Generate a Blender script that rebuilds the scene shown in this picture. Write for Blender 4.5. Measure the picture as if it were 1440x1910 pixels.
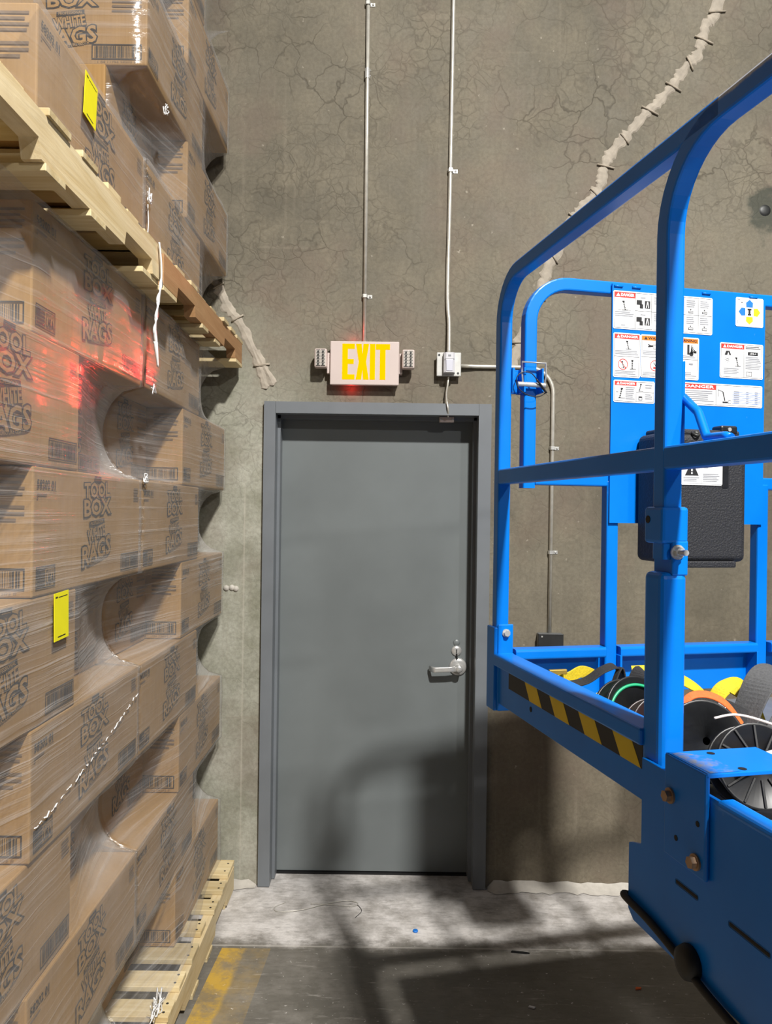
import bpy, bmesh, math, random
from mathutils import Vector, Matrix
random.seed(7)
for o in list(bpy.data.objects): bpy.data.objects.remove(o, do_unlink=True)
S = bpy.context.scene
COL = S.collection
PI = math.pi

# ------------------------------------------------------------------ camera
CAM_H, CAM_D, ROLL = 1.688, 3.48, 0.0135
cd = bpy.data.cameras.new('camera'); cam = bpy.data.objects.new('camera', cd); COL.objects.link(cam)
cd.sensor_fit = 'HORIZONTAL'; cd.sensor_width = 36.0; cd.lens = 36.0; cd.clip_start = 0.02; cd.clip_end = 100
cam.matrix_world = Matrix.Translation((0, -CAM_D, CAM_H)) @ Matrix.Rotation(PI/2, 4, 'X') @ Matrix.Rotation(ROLL, 4, 'Z')
S.camera = cam
# ------------------------------------------------------------------ light
W = bpy.data.worlds.new('warehouse_air'); S.world = W; W.use_nodes = True
W.node_tree.nodes['Background'].inputs[0].default_value = (1.0, 0.97, 0.92, 1)
W.node_tree.nodes['Background'].inputs[1].default_value = 0.04
def area(name, loc, target, size, power, col):
    l = bpy.data.lights.new(name, 'AREA'); l.shape = 'DISK'; l.size = size; l.energy = power; l.color = col
    o = bpy.data.objects.new(name, l); COL.objects.link(o); o.location = loc
    o.rotation_euler = (Vector(target)-Vector(loc)).to_track_quat('-Z', 'Y').to_euler()
    return o
area('high_bay_and_fill_lamp', (1.5, -5.2, 6.1), (1.35, -4.2, 0), 0.34, 900, (1.0, 0.965, 0.915))
area('high_bay_and_fill_lamp', (5.2, -10.5, 6.1), (5.0, -9.8, 0), 0.6, 420, (1.0, 0.965, 0.915))  # unseen fill lamp, added and placed for its effect on the light
S.view_settings.view_transform = 'Standard'; S.view_settings.look = 'None'
S.view_settings.exposure = 0.0; S.view_settings.gamma = 1.0; S.view_settings.use_curve_mapping = False

# ------------------------------------------------------------------ material helpers
def lin(h):
    h = h.lstrip('#'); c = [int(h[i:i+2], 16)/255 for i in (0, 2, 4)]
    return tuple(x/12.92 if x <= .04045 else ((x+.055)/1.055)**2.4 for x in c)+(1,)
class NT:
    def __init__(s, name):
        s.m = bpy.data.materials.new(name); s.m.use_nodes = True; s.t = s.m.node_tree
        s.b = s.t.nodes['Principled BSDF']; s.out = s.t.nodes['Material Output']
        s.tc = None
    def n(s, typ, **kw):
        nd = s.t.nodes.new(typ)
        for k, v in kw.items():
            if k.startswith('i_'):
                key = k[2:]; key = int(key) if key.isdigit() else key.replace('_', ' ')
                s.put(nd.inputs[key], v)
            else: setattr(nd, k, v)
        return nd
    def put(s, sock, v):
        if isinstance(v, bpy.types.NodeSocket): s.t.links.new(v, sock)
        elif isinstance(v, bpy.types.Node): s.t.links.new(v.outputs[0], sock)
        else:
            try: sock.default_value = v
            except Exception: sock.default_value = tuple(v)[:3]
    def obj(s):
        if not s.tc: s.tc = s.n('ShaderNodeTexCoord')
        return s.tc.outputs['Object']
    def mapped(s, scale=(1,1,1), rot=(0,0,0), loc=(0,0,0)):
        m = s.n('ShaderNodeMapping'); s.put(m.inputs[0], s.obj())
        m.inputs['Location'].default_value = loc; m.inputs['Rotation'].default_value = rot; m.inputs['Scale'].default_value = scale
        return m.outputs[0]
    def noise(s, scale, detail=4, vec=None, rough=.55, dist=0):
        nd = s.n('ShaderNodeTexNoise'); nd.inputs['Scale'].default_value = scale; nd.inputs['Detail'].default_value = detail
        nd.inputs['Roughness'].default_value = rough; nd.inputs['Distortion'].default_value = dist
        s.put(nd.inputs['Vector'], vec if vec is not None else s.obj()); return nd.outputs[0]
    def ramp(s, fac, stops):
        nd = s.n('ShaderNodeValToRGB'); s.put(nd.inputs[0], fac); e = nd.color_ramp.elements
        while len(e) < len(stops): e.new(.5)
        for k, (p, c) in enumerate(stops):
            e[k].position = p; e[k].color = c if isinstance(c, tuple) else (c, c, c, 1)
        return nd.outputs[0]
    def mix(s, fac, a, b, mode='MIX'):
        nd = s.n('ShaderNodeMix', data_type='RGBA', blend_type=mode)
        s.put(nd.inputs[0], fac); s.put(nd.inputs[6], a); s.put(nd.inputs[7], b); return nd.outputs[2]
    def math(s, op, a, b=0.0, clamp=False):
        nd = s.n('ShaderNodeMath', operation=op); nd.use_clamp = clamp
        s.put(nd.inputs[0], a); s.put(nd.inputs[1], b); return nd.outputs[0]
    def sep(s, vec=None):
        nd = s.n('ShaderNodeSeparateXYZ'); s.put(nd.inputs[0], vec if vec is not None else s.obj()); return nd.outputs
    def step(s, v, lo, hi):   # smooth 0..1
        nd = s.n('ShaderNodeMapRange', interpolation_type='SMOOTHSTEP'); s.put(nd.inputs[0], v)
        nd.inputs[1].default_value = lo; nd.inputs[2].default_value = hi; return nd.outputs[0]
    def bump(s, h, strength=.2, dist=.01):
        nd = s.n('ShaderNodeBump'); nd.inputs['Strength'].default_value = strength; nd.inputs['Distance'].default_value = dist
        s.put(nd.inputs['Height'], h); s.put(s.b.inputs['Normal'], nd.outputs[0])
    def base(s, c): s.put(s.b.inputs['Base Color'], c)
    def rough(s, r): s.put(s.b.inputs['Roughness'], r)

def plain(name, c, rough=.5, metal=0, var=.12, scale=30, spec=None, bump=0):
    t = NT(name); c = lin(c)
    f = t.noise(scale, 5)
    lo = tuple(x*(1-var) for x in c[:3])+(1,); hi = tuple(min(1, x*(1+var)) for x in c[:3])+(1,)
    t.base(t.ramp(f, [(.3, lo), (.7, hi)])); t.b.inputs['Roughness'].default_value = rough; t.b.inputs['Metallic'].default_value = metal
    if spec is not None: t.b.inputs['Specular IOR Level'].default_value = spec
    if bump: t.bump(f, bump, .004)
    return t.m
def emit(name, c, strength):
    t = NT(name); e = t.n('ShaderNodeEmission'); e.inputs[0].default_value = lin(c); e.inputs[1].default_value = strength
    t.t.links.new(e.outputs[0], t.out.inputs[0]); return t.m

M = {}
def wall_mat():
    t = NT('poured_concrete_wall'); x, y, z = t.sep()
    big = t.noise(.9, 6, rough=.6); mid = t.noise(4.5, 7, rough=.65); fine = t.noise(60, 5, rough=.7)
    up = t.mix(t.ramp(big, [(.36, 0.), (.62, 1.)]), lin('#625d50'), lin('#7d7768'))
    up = t.mix(t.math('MULTIPLY', t.ramp(mid, [(.45, 0.), (.7, 1.)]), .5), up, lin('#918977'))
    # paler, greener old concrete low left of door, glow of light painted in
    low = t.math('MULTIPLY', t.step(t.math('ADD', z, t.math('MULTIPLY', mid, 1.4)), 3.45, 2.7), t.step(t.math('ADD', x, t.math('MULTIPLY', big, .5)), .1, -.35))
    dust_glow = t.mix(t.ramp(mid, [(.35, 0.), (.65, 1.)]), lin('#90917f'), lin('#bdbdb0'))
    col = t.mix(t.math('MULTIPLY', low, .8), up, dust_glow)
    # browner foot of the wall right of the door
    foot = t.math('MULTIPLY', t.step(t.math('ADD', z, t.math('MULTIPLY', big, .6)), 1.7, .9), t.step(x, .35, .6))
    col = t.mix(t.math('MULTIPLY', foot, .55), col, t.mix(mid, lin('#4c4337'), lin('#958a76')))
    # vertical and horizontal form marks
    vs = t.noise(1, 5, t.mapped((26, 1, 1.1)), .6); col = t.mix(t.math('MULTIPLY', t.ramp(vs, [(.56, 0.), (.72, 1.)]), .22), col, lin('#948b7b'))
    hs = t.noise(1, 5, t.mapped((1.2, 1, 22), loc=(3, 0, 5)), .6); col = t.mix(t.math('MULTIPLY', t.ramp(hs, [(.62, 0.), (.72, 1.)]), .25), col, lin('#9c9382'))
    # map cracking
    wv = t.n('ShaderNodeTexNoise'); wv.inputs['Scale'].default_value = 5; wv.inputs['Detail'].default_value = 4; t.put(wv.inputs['Vector'], t.obj())
    add = t.n('ShaderNodeVectorMath', operation='MULTIPLY_ADD'); t.put(add.inputs[0], wv.outputs[1]); add.inputs[1].default_value = (.22, .22, .22); t.put(add.inputs[2], t.obj())
    def cracks(scale, w, lo, hi, nz):
        vo = t.n('ShaderNodeTexVoronoi', feature='DISTANCE_TO_EDGE'); vo.inputs['Scale'].default_value = scale; t.put(vo.inputs['Vector'], add.outputs[0])
        return t.math('MULTIPLY', t.ramp(vo.outputs[0], [(0., 1.), (w, 0.)]), t.ramp(t.noise(nz, 3, dist=.3), [(lo, 0.), (hi, 1.)]))
    c1 = cracks(7.5, .034, .45, .62, 1.6); c2 = cracks(17, .08, .43, .62, 2.3)
    hi_only = t.step(z, 1.6, 2.4)
    cr = t.math('MULTIPLY', t.math('MAXIMUM', c1, t.math('MULTIPLY', c2, .6)), t.math('ADD', t.math('MULTIPLY', hi_only, .75), .25))
    col = t.mix(t.math('MULTIPLY', cr, .58), col, lin('#332d24'))
    col = t.mix(t.math('MULTIPLY', t.ramp(fine, [(.35, 0.), (.75, 1.)]), .35), col, lin('#6f6757'), 'MULTIPLY') if False else t.mix(t.math('MULTIPLY', t.ramp(fine, [(.4, 1.), (.6, 0.)]), .22), col, lin('#3f382e'))
    rb = t.noise(2.6, 5, t.mapped((1, 1, .8), loc=(7, 1, 3)), .6); col = t.mix(t.math('MULTIPLY', t.ramp(rb, [(.5, 0.), (.68, 1.)]), .35), col, lin('#77655a'))
    sp = t.noise(34, 3, t.mapped(loc=(2, 2, 2)), .5); col = t.mix(t.math('MULTIPLY', t.ramp(sp, [(.70, 0.), (.76, 1.)]), .5), col, lin('#b9b1a2'))
    ln = t.math('MULTIPLY', t.ramp(t.math('ABSOLUTE', t.math('ADD', x, .637)), [(.0015, 1.), (.0045, 0.)]), t.step(z, 1.9, 1.7)); col = t.mix(t.math('MULTIPLY', ln, .5), col, lin('#b8b2a4'))
    # dark patch around an old anchor hole, high on the right
    dx = t.math('SUBTRACT', x, 1.685); dz = t.math('SUBTRACT', z, 3.07)
    r = t.math('SQRT', t.math('ADD', t.math('MULTIPLY', dx, dx), t.math('MULTIPLY', t.math('MULTIPLY', dz, dz), .5)))
    st = t.ramp(t.math('ADD', r, t.math('MULTIPLY', t.math('SUBTRACT', t.noise(14, 5), .5), .16)), [(.055, 1.), (.085, 0.)])
    col = t.mix(t.math('MULTIPLY', st, .8), col, lin('#3b4038'))
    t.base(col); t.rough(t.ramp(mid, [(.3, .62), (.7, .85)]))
    t.b.inputs['Specular IOR Level'].default_value = .35
    h = t.math('SUBTRACT', t.math('ADD', t.math('MULTIPLY', mid, .6), t.math('MULTIPLY', fine, .25)), t.math('MULTIPLY', cr, .5))
    t.bump(h, .35, .008); return t.m
def floor_mat():
    t = NT('concrete_floor'); x, y, z = t.sep()
    big = t.noise(1.3, 6, rough=.6); mid = t.noise(7, 7, rough=.68); fine = t.noise(70, 4, rough=.7)
    col = t.mix(t.ramp(big, [(.3, 0.), (.7, 1.)]), lin('#55524b'), lin('#7a766e'))
    col = t.mix(t.math('MULTIPLY', t.ramp(mid, [(.45, 0.), (.68, 1.)]), .5), col, lin('#8e8a83'))
    # dusty, overspray-whitened strip between the joint and the wall
    edge = t.step(t.math('ADD', y, t.math('MULTIPLY', t.math('SUBTRACT', mid, .5), .22)), -.52, -.40)
    pale = t.mix(t.ramp(mid, [(.33, 0.), (.6, 1.)]), lin('#9d9892'), lin('#e2dedb'))
    col = t.mix(t.math('MULTIPLY', edge, .85), col, pale)
    sc = t.noise(1, 6, t.mapped((5, 38, 1), (0, 0, .35)), .7); col = t.mix(t.math('MULTIPLY', t.ramp(sc, [(.6, 0.), (.68, 1.)]), .35), col, lin('#d4cfc8'))
    dk = t.noise(1, 6, t.mapped((9, 20, 1), (0, 0, -.5), (4, 2, 0)), .7); col = t.mix(t.math('MULTIPLY', t.ramp(dk, [(.6, 0.), (.7, 1.)]), .5), col, lin('#5d5850'))
    gr = t.noise(1, 8, t.mapped((14, 60, 1), (0, 0, .12), (9, 9, 0)), .75); col = t.mix(t.math('MULTIPLY', t.ramp(gr, [(.5, 0.), (.62, 1.)]), .28), col, lin('#4a463f'))
    gs = t.noise(55, 3, t.mapped(loc=(3, 8, 1)), .6); col = t.mix(t.math('MULTIPLY', t.ramp(gs, [(.66, 0.), (.73, 1.)]), .6), col, lin('#ebe7e2'))
    # sawn joint
    j = t.math('ABSOLUTE', t.math('ADD', y, .487)); jm = t.ramp(j, [(.002, 1.), (.006, 0.)])
    col = t.mix(t.math('MULTIPLY', jm, .55), col, lin('#c9c4bc'))
    # worn yellow lane line
    xx = t.math('ABSOLUTE', t.math('SUBTRACT', t.math('ADD', x, t.math('MULTIPLY', y, -.06)), -.485))
    ym = t.math('MULTIPLY', t.math('LESS_THAN', xx, .082+.012), t.math('LESS_THAN', y, -.505))
    wear = t.ramp(t.noise(9, 8, rough=.72), [(.40, .25), (.58, 1.)])
    worn2 = t.step(t.math('ADD', t.math('ADD', x, t.math('MULTIPLY', y, -.06)), t.math('MULTIPLY', mid, .03)), -.465, -.485)
    col = t.mix(t.math('MULTIPLY', t.math('MULTIPLY', ym, wear), t.math('ADD', t.math('MULTIPLY', worn2, .60), .22)), col, lin('#c7a035'))
    t.base(col); t.rough(t.ramp(mid, [(.3, .42), (.7, .7)])); t.bump(t.math('ADD', mid, t.math('MULTIPLY', fine, .3)), .18, .005); return t.m
def kraft_mat():
    t = NT('kraft_cardboard'); oi = t.n('ShaderNodeObjectInfo')
    f = t.noise(3, 5); g = t.noise(1, 4, t.mapped((160, 160, 6)))
    c = t.mix(t.ramp(f, [(.3, 0.), (.7, 1.)]), lin('#98774a'), lin('#a68455'))
    c = t.mix(t.math('MULTIPLY', t.ramp(g, [(.4, 0.), (.65, 1.)]), .25), c, lin('#836338'))
    hsv = t.n('ShaderNodeHueSaturation'); t.put(hsv.inputs['Color'], c); t.put(hsv.inputs['Value'], t.math('ADD', t.math('MULTIPLY', oi.outputs['Random'], .16), .92))
    t.base(hsv.outputs[0]); t.b.inputs['Roughness'].default_value = .7; t.b.inputs['Specular IOR Level'].default_value = .25; t.bump(t.noise(5, 3), .12, .01); return t.m
def wood_mat(name, a, b, k):
    t = NT(name); oi = t.n('ShaderNodeObjectInfo')
    off = t.n('ShaderNodeVectorMath', operation='ADD'); t.put(off.inputs[0], t.obj()); t.put(off.inputs[1], oi.outputs['Random'])
    mp = t.n('ShaderNodeMapping'); t.put(mp.inputs[0], off.outputs[0]); mp.inputs['Scale'].default_value = k
    g = t.noise(1, 8, mp.outputs[0], .65, 1.2); f = t.noise(5, 5)
    c = t.mix(t.ramp(g, [(.32, 0.), (.66, 1.)]), lin(a), lin(b))
    c = t.mix(t.math('MULTIPLY', t.ramp(f, [(.55, 0.), (.75, 1.)]), .3), c, lin('#8d744a'))
    hsv = t.n('ShaderNodeHueSaturation'); t.put(hsv.inputs['Color'], c); t.put(hsv.inputs['Value'], t.math('ADD', t.math('MULTIPLY', oi.outputs['Random'], .35), .8))
    t.base(hsv.outputs[0]); t.b.inputs['Roughness'].default_value = .75; t.bump(g, .4, .004); return t.m
def film_mat():
    t = NT('stretch_film')
    lw = t.n('ShaderNodeLayerWeight'); lw.inputs[0].default_value = .42
    def streak(scale, rot, lo, hi, seed):
        return t.ramp(t.noise(1, 5, t.mapped(scale, (rot, 0, 0), (0, seed, seed)), .62, .15), [(lo, 0.), (hi, 1.)])
    a = streak((1, .8, 90), .46, .52, .76, 1); b = streak((1, .7, 66), -.36, .55, .78, 9); c = streak((1, .6, 42), .12, .55, .8, 17)
    patch = t.ramp(t.noise(2.2, 4), [(.38, .15), (.68, 1.)])
    st = t.math('MULTIPLY', t.math('MAXIMUM', a, t.math('MAXIMUM', b, c)), patch)
    haze = t.math('MULTIPLY', t.ramp(t.noise(3.1, 5, t.mapped((1, 1, 2), (.3, 0, 0), (5, 5, 5))), [(.38, .0), (.78, 1.)]), .12)
    face = t.math('MULTIPLY', t.math('POWER', lw.outputs['Facing'], 1.8), .24)
    al = t.math('ADD', t.math('ADD', t.math('MULTIPLY', st, .46), haze), t.math('ADD', t.math('ADD', face, .03), t.math('MULTIPLY', t.n('ShaderNodeAttribute', attribute_name='gather').outputs['Fac'], .26)), True)
    tr = t.n('ShaderNodeBsdfTransparent'); tr.inputs[0].default_value = (.96, .96, .96, 1)
    t.b.inputs['Base Color'].default_value = (.72, .71, .71, 1); t.b.inputs['Roughness'].default_value = .28
    t.b.inputs['Specular IOR Level'].default_value = .9
    t.bump(t.math('ADD', st, t.noise(9, 4)), .5, .01)
    gl = t.n('ShaderNodeBsdfGlossy'); gl.inputs['Roughness'].default_value = .16; gl.inputs[0].default_value = (1, 1, 1, 1)
    t.t.links.new(t.b.inputs['Normal'].links[0].from_socket, gl.inputs['Normal'])
    m1 = t.n('ShaderNodeMixShader'); t.put(m1.inputs[0], al); t.t.links.new(tr.outputs[0], m1.inputs[1]); t.t.links.new(t.b.outputs[0], m1.inputs[2])
    m2 = t.n('ShaderNodeMixShader'); m2.inputs[0].default_value = .045; t.t.links.new(m1.outputs[0], m2.inputs[1]); t.t.links.new(gl.outputs[0], m2.inputs[2])
    t.t.links.new(m2.outputs[0], t.out.inputs[0]); return t.m
def blue_mat():
    t = NT('blue_enamel'); f = t.noise(6, 5); s = t.noise(1, 6, t.mapped((60, 9, 30)), .7)
    c = t.mix(t.ramp(f, [(.3, 0.), (.7, 1.)]), lin('#006fd0'), lin('#0478dc'))
    c = t.mix(t.math('MULTIPLY', t.ramp(s, [(.68, 0.), (.74, 1.)]), .35), c, lin('#5d9be0'))
    t.base(c); t.b.inputs['Roughness'].default_value = .33; t.b.inputs['Specular IOR Level'].default_value = .3; t.b.inputs['Coat Weight'].default_value = .06; t.b.inputs['Coat Roughness'].default_value = .12; return t.m
def worn_blue_mat():
    t = NT('scuffed_blue_enamel'); f = t.noise(14, 8, rough=.75)
    c = t.mix(t.ramp(f, [(.46, 0.), (.58, 1.)]), lin('#006fd0'), lin('#76797f')); t.base(c); t.b.inputs['Roughness'].default_value = .45; return t.m
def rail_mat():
    t = NT('chafed_glare_blue_enamel'); x, y, z = t.sep(); f = t.noise(16, 7, rough=.7); g = t.noise(1, 5, t.mapped((30, 6, 40)), .7)
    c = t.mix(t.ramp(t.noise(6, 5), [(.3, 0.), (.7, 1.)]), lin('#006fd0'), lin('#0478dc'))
    w = t.math('MULTIPLY', t.step(t.math('ADD', z, t.math('MULTIPLY', t.math('SUBTRACT', f, .5), .012)), 2.2665, 2.2715), t.step(t.math('ADD', y, t.math('MULTIPLY', g, .06)), .0, -.06))  # silvery strip on the top edge: worn paint with lamp glare painted in
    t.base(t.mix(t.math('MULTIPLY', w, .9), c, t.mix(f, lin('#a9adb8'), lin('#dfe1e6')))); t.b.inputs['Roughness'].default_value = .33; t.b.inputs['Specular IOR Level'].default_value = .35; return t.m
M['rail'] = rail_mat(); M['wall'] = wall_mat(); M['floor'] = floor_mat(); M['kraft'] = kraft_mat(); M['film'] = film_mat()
M['blue'] = blue_mat(); M['worn_blue'] = worn_blue_mat()
M['pine_x'] = wood_mat('pine_board', '#bfa878', '#d8c8a0', (1.5, 26, 26)); M['pine_y'] = wood_mat('pine_stringer', '#c3ac7e', '#d9c9a4', (26, 1.5, 26))
M['fir_y'] = wood_mat('fir_stringer', '#b08254', '#c59a6c', (26, 1.5, 26))
M['ink'] = plain('brown_print_ink', '#221a14', .7, var=.2, scale=60); M['ink2'] = plain('faint_print_ink', '#6b5640', .7, var=.15, scale=60)
M['door'] = plain('grey_door_paint', '#6f7576', .38, var=.09, scale=2.2, bump=.03); M['frame'] = plain('grey_frame_paint', '#70757a', .4, var=.06, scale=6)
M['emt'] = plain('galvanised_conduit', '#cfccc2', .36, .45, .12, 40); M['steel'] = plain('zinc_steel', '#d0d0cc', .33, .5, .1, 30)
M['chrome'] = plain('satin_chrome', '#d6d6d4', .28, .6, .05, 40); M['darkmetal'] = plain('dark_metal', '#3c3d3d', .45, .6, .1, 30)
M['greybox'] = plain('grey_box_enamel', '#75787a', .5, .2, .08, 20)
M['sign'] = plain('warm_white_plastic', '#c9bab4', .45, 0, .03, 10); M['white'] = plain('white_plastic', '#cfcfd4', .4, 0, .03, 10)
M['lens'] = plain('milky_lens', '#cfd0dc', .25, 0, .04, 20); M['led'] = plain('lamp_reflector', '#bcb6ae', .35, .2, .1, 200)
M['black'] = plain('black_plastic', '#17181a', .42, 0, .25, 60); M['blackbox'] = plain('textured_black_plastic', '#26272b', .55, 0, .3, 220, bump=.6)
M['rubber'] = plain('black_rubber', '#141416', .6, 0, .2, 60); M['hole'] = plain('shadowed_steel', '#0a0b0d', .7, 0, .1, 30)
M['yellow'] = plain('yellow_label', '#e9e112', .5, 0, .03, 20); M['tapey'] = plain('yellow_tape', '#d9b90a', .5, 0, .06, 20); M['tapek'] = plain('black_tape', '#141414', .5, 0, .1, 20)
M['labelk'] = plain('black_print', '#1c1c1e', .6, 0, .05, 20); M['labelg'] = plain('grey_print', '#8b8d92', .6, 0, .05, 20)
M['decal'] = plain('white_decal', '#eceded', .4, 0, .02, 20); M['red'] = plain('red_print', '#d8362c', .5, 0, .04, 20); M['orange'] = plain('orange_print', '#ea7d1e', .5, 0, .04, 20)
M['pblue'] = plain('blue_print', '#1b74cf', .5, 0, .04, 20); M['pyel'] = plain('yellow_print', '#ecdf1c', .5, 0, .04, 20)
M['patch'] = plain('white_crack_filler', '#a79e90', .8, 0, .18, 25, bump=.5); M['patchd'] = plain('dirty_filler_strand', '#a89e8e', .85, 0, .25, 40)
M['caulk'] = plain('pale_caulk', '#b9b4ab', .7, 0, .12, 30, bump=.4)
M['wfilm'] = plain('bunched_film_and_glint', '#e4e4e4', .3, 0, .08, 40); M['webk'] = plain('black_webbing', '#26272a', .8, 0, .2, 250, bump=.3)
M['weby'] = plain('yellow_webbing', '#c9b21e', .75, 0, .15, 250, bump=.3); M['webo'] = plain('orange_webbing', '#e0662c', .75, 0, .12, 200); M['webg'] = plain('grey_webbing', '#4d4e50', .85, 0, .2, 250, bump=.3)
M['green'] = plain('green_wire', '#1fa070', .4, 0, .08, 20); M['wwire'] = plain('white_wire', '#e6dcd8', .45, 0, .06, 20); M['redp'] = plain('red_plastic', '#d3262b', .4, 0, .06, 20)
M['brownp'] = plain('dark_brown_plastic', '#2b1d1e', .4, 0, .15, 40); M['copper'] = plain('rusty_bolt', '#a3866c', .45, .5, .2, 60)
M['teal'] = plain('teal_wire', '#5fc3a4', .4, 0, .08, 20); M['brass'] = plain('brass_fitting', '#b59a4a', .4, .6, .12, 40)
M['exit'] = emit('lit_exit_letters', '#ffae00', 1.7)

# ------------------------------------------------------------------ mesh helpers
class MB:
    def __init__(s): s.v = []; s.f = []; s.mi = []; s.sm = []
    def add(s, v, f, mi=0, smooth=False):
        o = len(s.v); s.v += [tuple(p) for p in v]; s.f += [tuple(i+o for i in q) for q in f]; s.mi += [mi]*len(f); s.sm += [smooth]*len(f); return s
    def box(s, a, b, bev=0.0, mi=0, seg=2, mat=None):
        bm = bmesh.new(); bmesh.ops.create_cube(bm, size=1)
        for v in bm.verts: v.co = Vector([(a[i]+b[i])/2+v.co[i]*(b[i]-a[i]) for i in range(3)])
        if bev: bmesh.ops.bevel(bm, geom=list(bm.edges), offset=bev, segments=seg, affect='EDGES', profile=.5)
        if mat is not None: bmesh.ops.transform(bm, matrix=mat, verts=bm.verts)
        bm.verts.index_update(); s.add([v.co for v in bm.verts], [[v.index for v in f.verts] for f in bm.faces], mi, False); bm.free(); return s
    def prism(s, pts, fn, mi=0):
        """pts: 2-D outline; fn(u, v, k) -> xyz for k = 0 / 1 (the two caps)"""
        n = len(pts); v = [fn(p[0], p[1], 0) for p in pts]+[fn(p[0], p[1], 1) for p in pts]
        return s.add(v, [tuple(range(n)), tuple(range(2*n-1, n-1, -1))]+[(i, i+n, (i+1) % n+n, (i+1) % n) for i in range(n)], mi)
    def sweep(s, path, sec, hint=(0,0,1), mi=0, smooth=True, cap=True, closed=False):
        """sweep a closed 2-D section along a path; hint fixes the section's first axis"""
        P = [Vector(p) for p in path]; n = len(P); m = len(sec); hint = Vector(hint); vs = []
        prev = None
        for i in range(n):
            a = P[i-1] if i else (P[-1] if closed else P[0]); b = P[i+1] if i < n-1 else (P[0] if closed else P[-1])
            t = (b-a).normalized(); x = hint-t*hint.dot(t)
            if x.length < .15: x = prev-t*prev.dot(t) if prev is not None else Vector((1, 0, 0))-t*t.x
            x.normalize(); prev = x; y = t.cross(x)
            k = 1.0
            if 0 < i < n-1:
                c = (P[i]-P[i-1]).normalized().dot((P[i+1]-P[i]).normalized()); k = 1/max(.5, math.sqrt((1+c)/2))
            sc = sec(i/(n-1)) if callable(sec) else sec
            vs += [P[i]+x*p[0]+y*(p[1]*k) for p in sc]
        m = len(vs)//n
        f = [(i*m+j, i*m+(j+1) % m, ((i+1) % n)*m+(j+1) % m, ((i+1) % n)*m+j) for i in range(n if closed else n-1) for j in range(m)]
        s.add(vs, f, mi, smooth)
        if cap and not closed: 
            o = len(s.v)-len(vs); s.f += [tuple(o+j for j in range(m-1, -1, -1)), tuple(o+(n-1)*m+j for j in range(m))]; s.mi += [mi]*2; s.sm += [False]*2
        return s
    def tube(s, path, r, n=8, mi=0, closed=False, hint=(.31, .17, .93)):
        return s.sweep(path, circ(r, n), hint, mi, True, True, closed)
    def cyl(s, a, b, r, n=14, mi=0, r2=None):
        a = Vector(a); b = Vector(b); t = (b-a).normalized(); x = t.orthogonal().normalized(); y = t.cross(x); r2 = r if r2 is None else r2
        v = [a+(x*math.cos(2*PI*k/n)+y*math.sin(2*PI*k/n))*r for k in range(n)]+[b+(x*math.cos(2*PI*k/n)+y*math.sin(2*PI*k/n))*r2 for k in range(n)]
        s.add(v, [(k, (k+1) % n, (k+1) % n+n, k+n) for k in range(n)], mi, n > 7); s.add(v, [tuple(range(n-1, -1, -1)), tuple(range(n, 2*n))], mi); return s
    def lathe(s, prof, center, axis, n=28, mi=0):
        """prof: (radius, height) pairs round an axis"""
        t = Vector(axis).normalized(); x = t.orthogonal().normalized(); y = t.cross(x); c = Vector(center); v = []
        for r, h in prof: v += [c+t*h+(x*math.cos(2*PI*k/n)+y*math.sin(2*PI*k/n))*r for k in range(n)]
        s.add(v, [(i*n+k, i*n+(k+1) % n, (i+1)*n+(k+1) % n, (i+1)*n+k) for i in range(len(prof)-1) for k in range(n)], mi, True); return s
    def mesh(s, name, mats):
        me = bpy.data.meshes.new(name); me.from_pydata(s.v, [], s.f)
        for m in mats: me.materials.append(m)
        me.polygons.foreach_set('material_index', s.mi); me.polygons.foreach_set('use_smooth', s.sm)
        me.validate(); bm = bmesh.new(); bm.from_mesh(me)
        if len(me.polygons) < 4000 and not getattr(s, 'flat', False): bmesh.ops.recalc_face_normals(bm, faces=bm.faces)
        bm.to_mesh(me); bm.free(); me.update(); return me
    def build(s, name, mats, parent=None, loc=(0,0,0), rot=(0,0,0)):
        if not isinstance(mats, (list, tuple)): mats = [mats]
        return link(name, s.mesh(name, mats), parent, loc, rot)
def link(name, data, parent=None, loc=(0,0,0), rot=(0,0,0)):
    o = bpy.data.objects.new(name, data); COL.objects.link(o); o.location = loc; o.rotation_euler = rot
    if parent is not None: o.parent = parent
    return o
def circ(r, n=8): return [(r*math.cos(2*PI*k/n), r*math.sin(2*PI*k/n)) for k in range(n)]
def rsq(w, h, r=.004, seg=3):
    out = []
    for cx, cy, a0 in ((w/2-r, h/2-r, 0), (-w/2+r, h/2-r, 90), (-w/2+r, -h/2+r, 180), (w/2-r, -h/2+r, 270)):
        out += [(cx+r*math.cos(math.radians(a0+90*k/seg)), cy+r*math.sin(math.radians(a0+90*k/seg))) for k in range(seg+1)]
    return out
def fillet(pts, R, seg=10):
    P = [Vector(p) for p in pts]; out = [P[0]]
    for i in range(1, len(P)-1):
        r = R[i-1] if isinstance(R, (list, tuple)) else R
        a = (P[i-1]-P[i]).normalized(); b = (P[i+1]-P[i]).normalized(); ang = math.acos(max(-1, min(1, a.dot(b))))
        if ang > 3.1: out.append(P[i]); continue
        d = r/math.tan(ang/2); c = P[i]+(a+b).normalized()*(r/math.sin(ang/2)); p0 = P[i]+a*d; p1 = P[i]+b*d
        u = (p0-c); w = (p1-c); th = math.acos(max(-1, min(1, u.normalized().dot(w.normalized()))))
        for k in range(seg+1):
            f = k/seg; out.append(c+(u*math.sin((1-f)*th)+w*math.sin(f*th))/math.sin(th))
    out.append(P[-1]); return out
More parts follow.
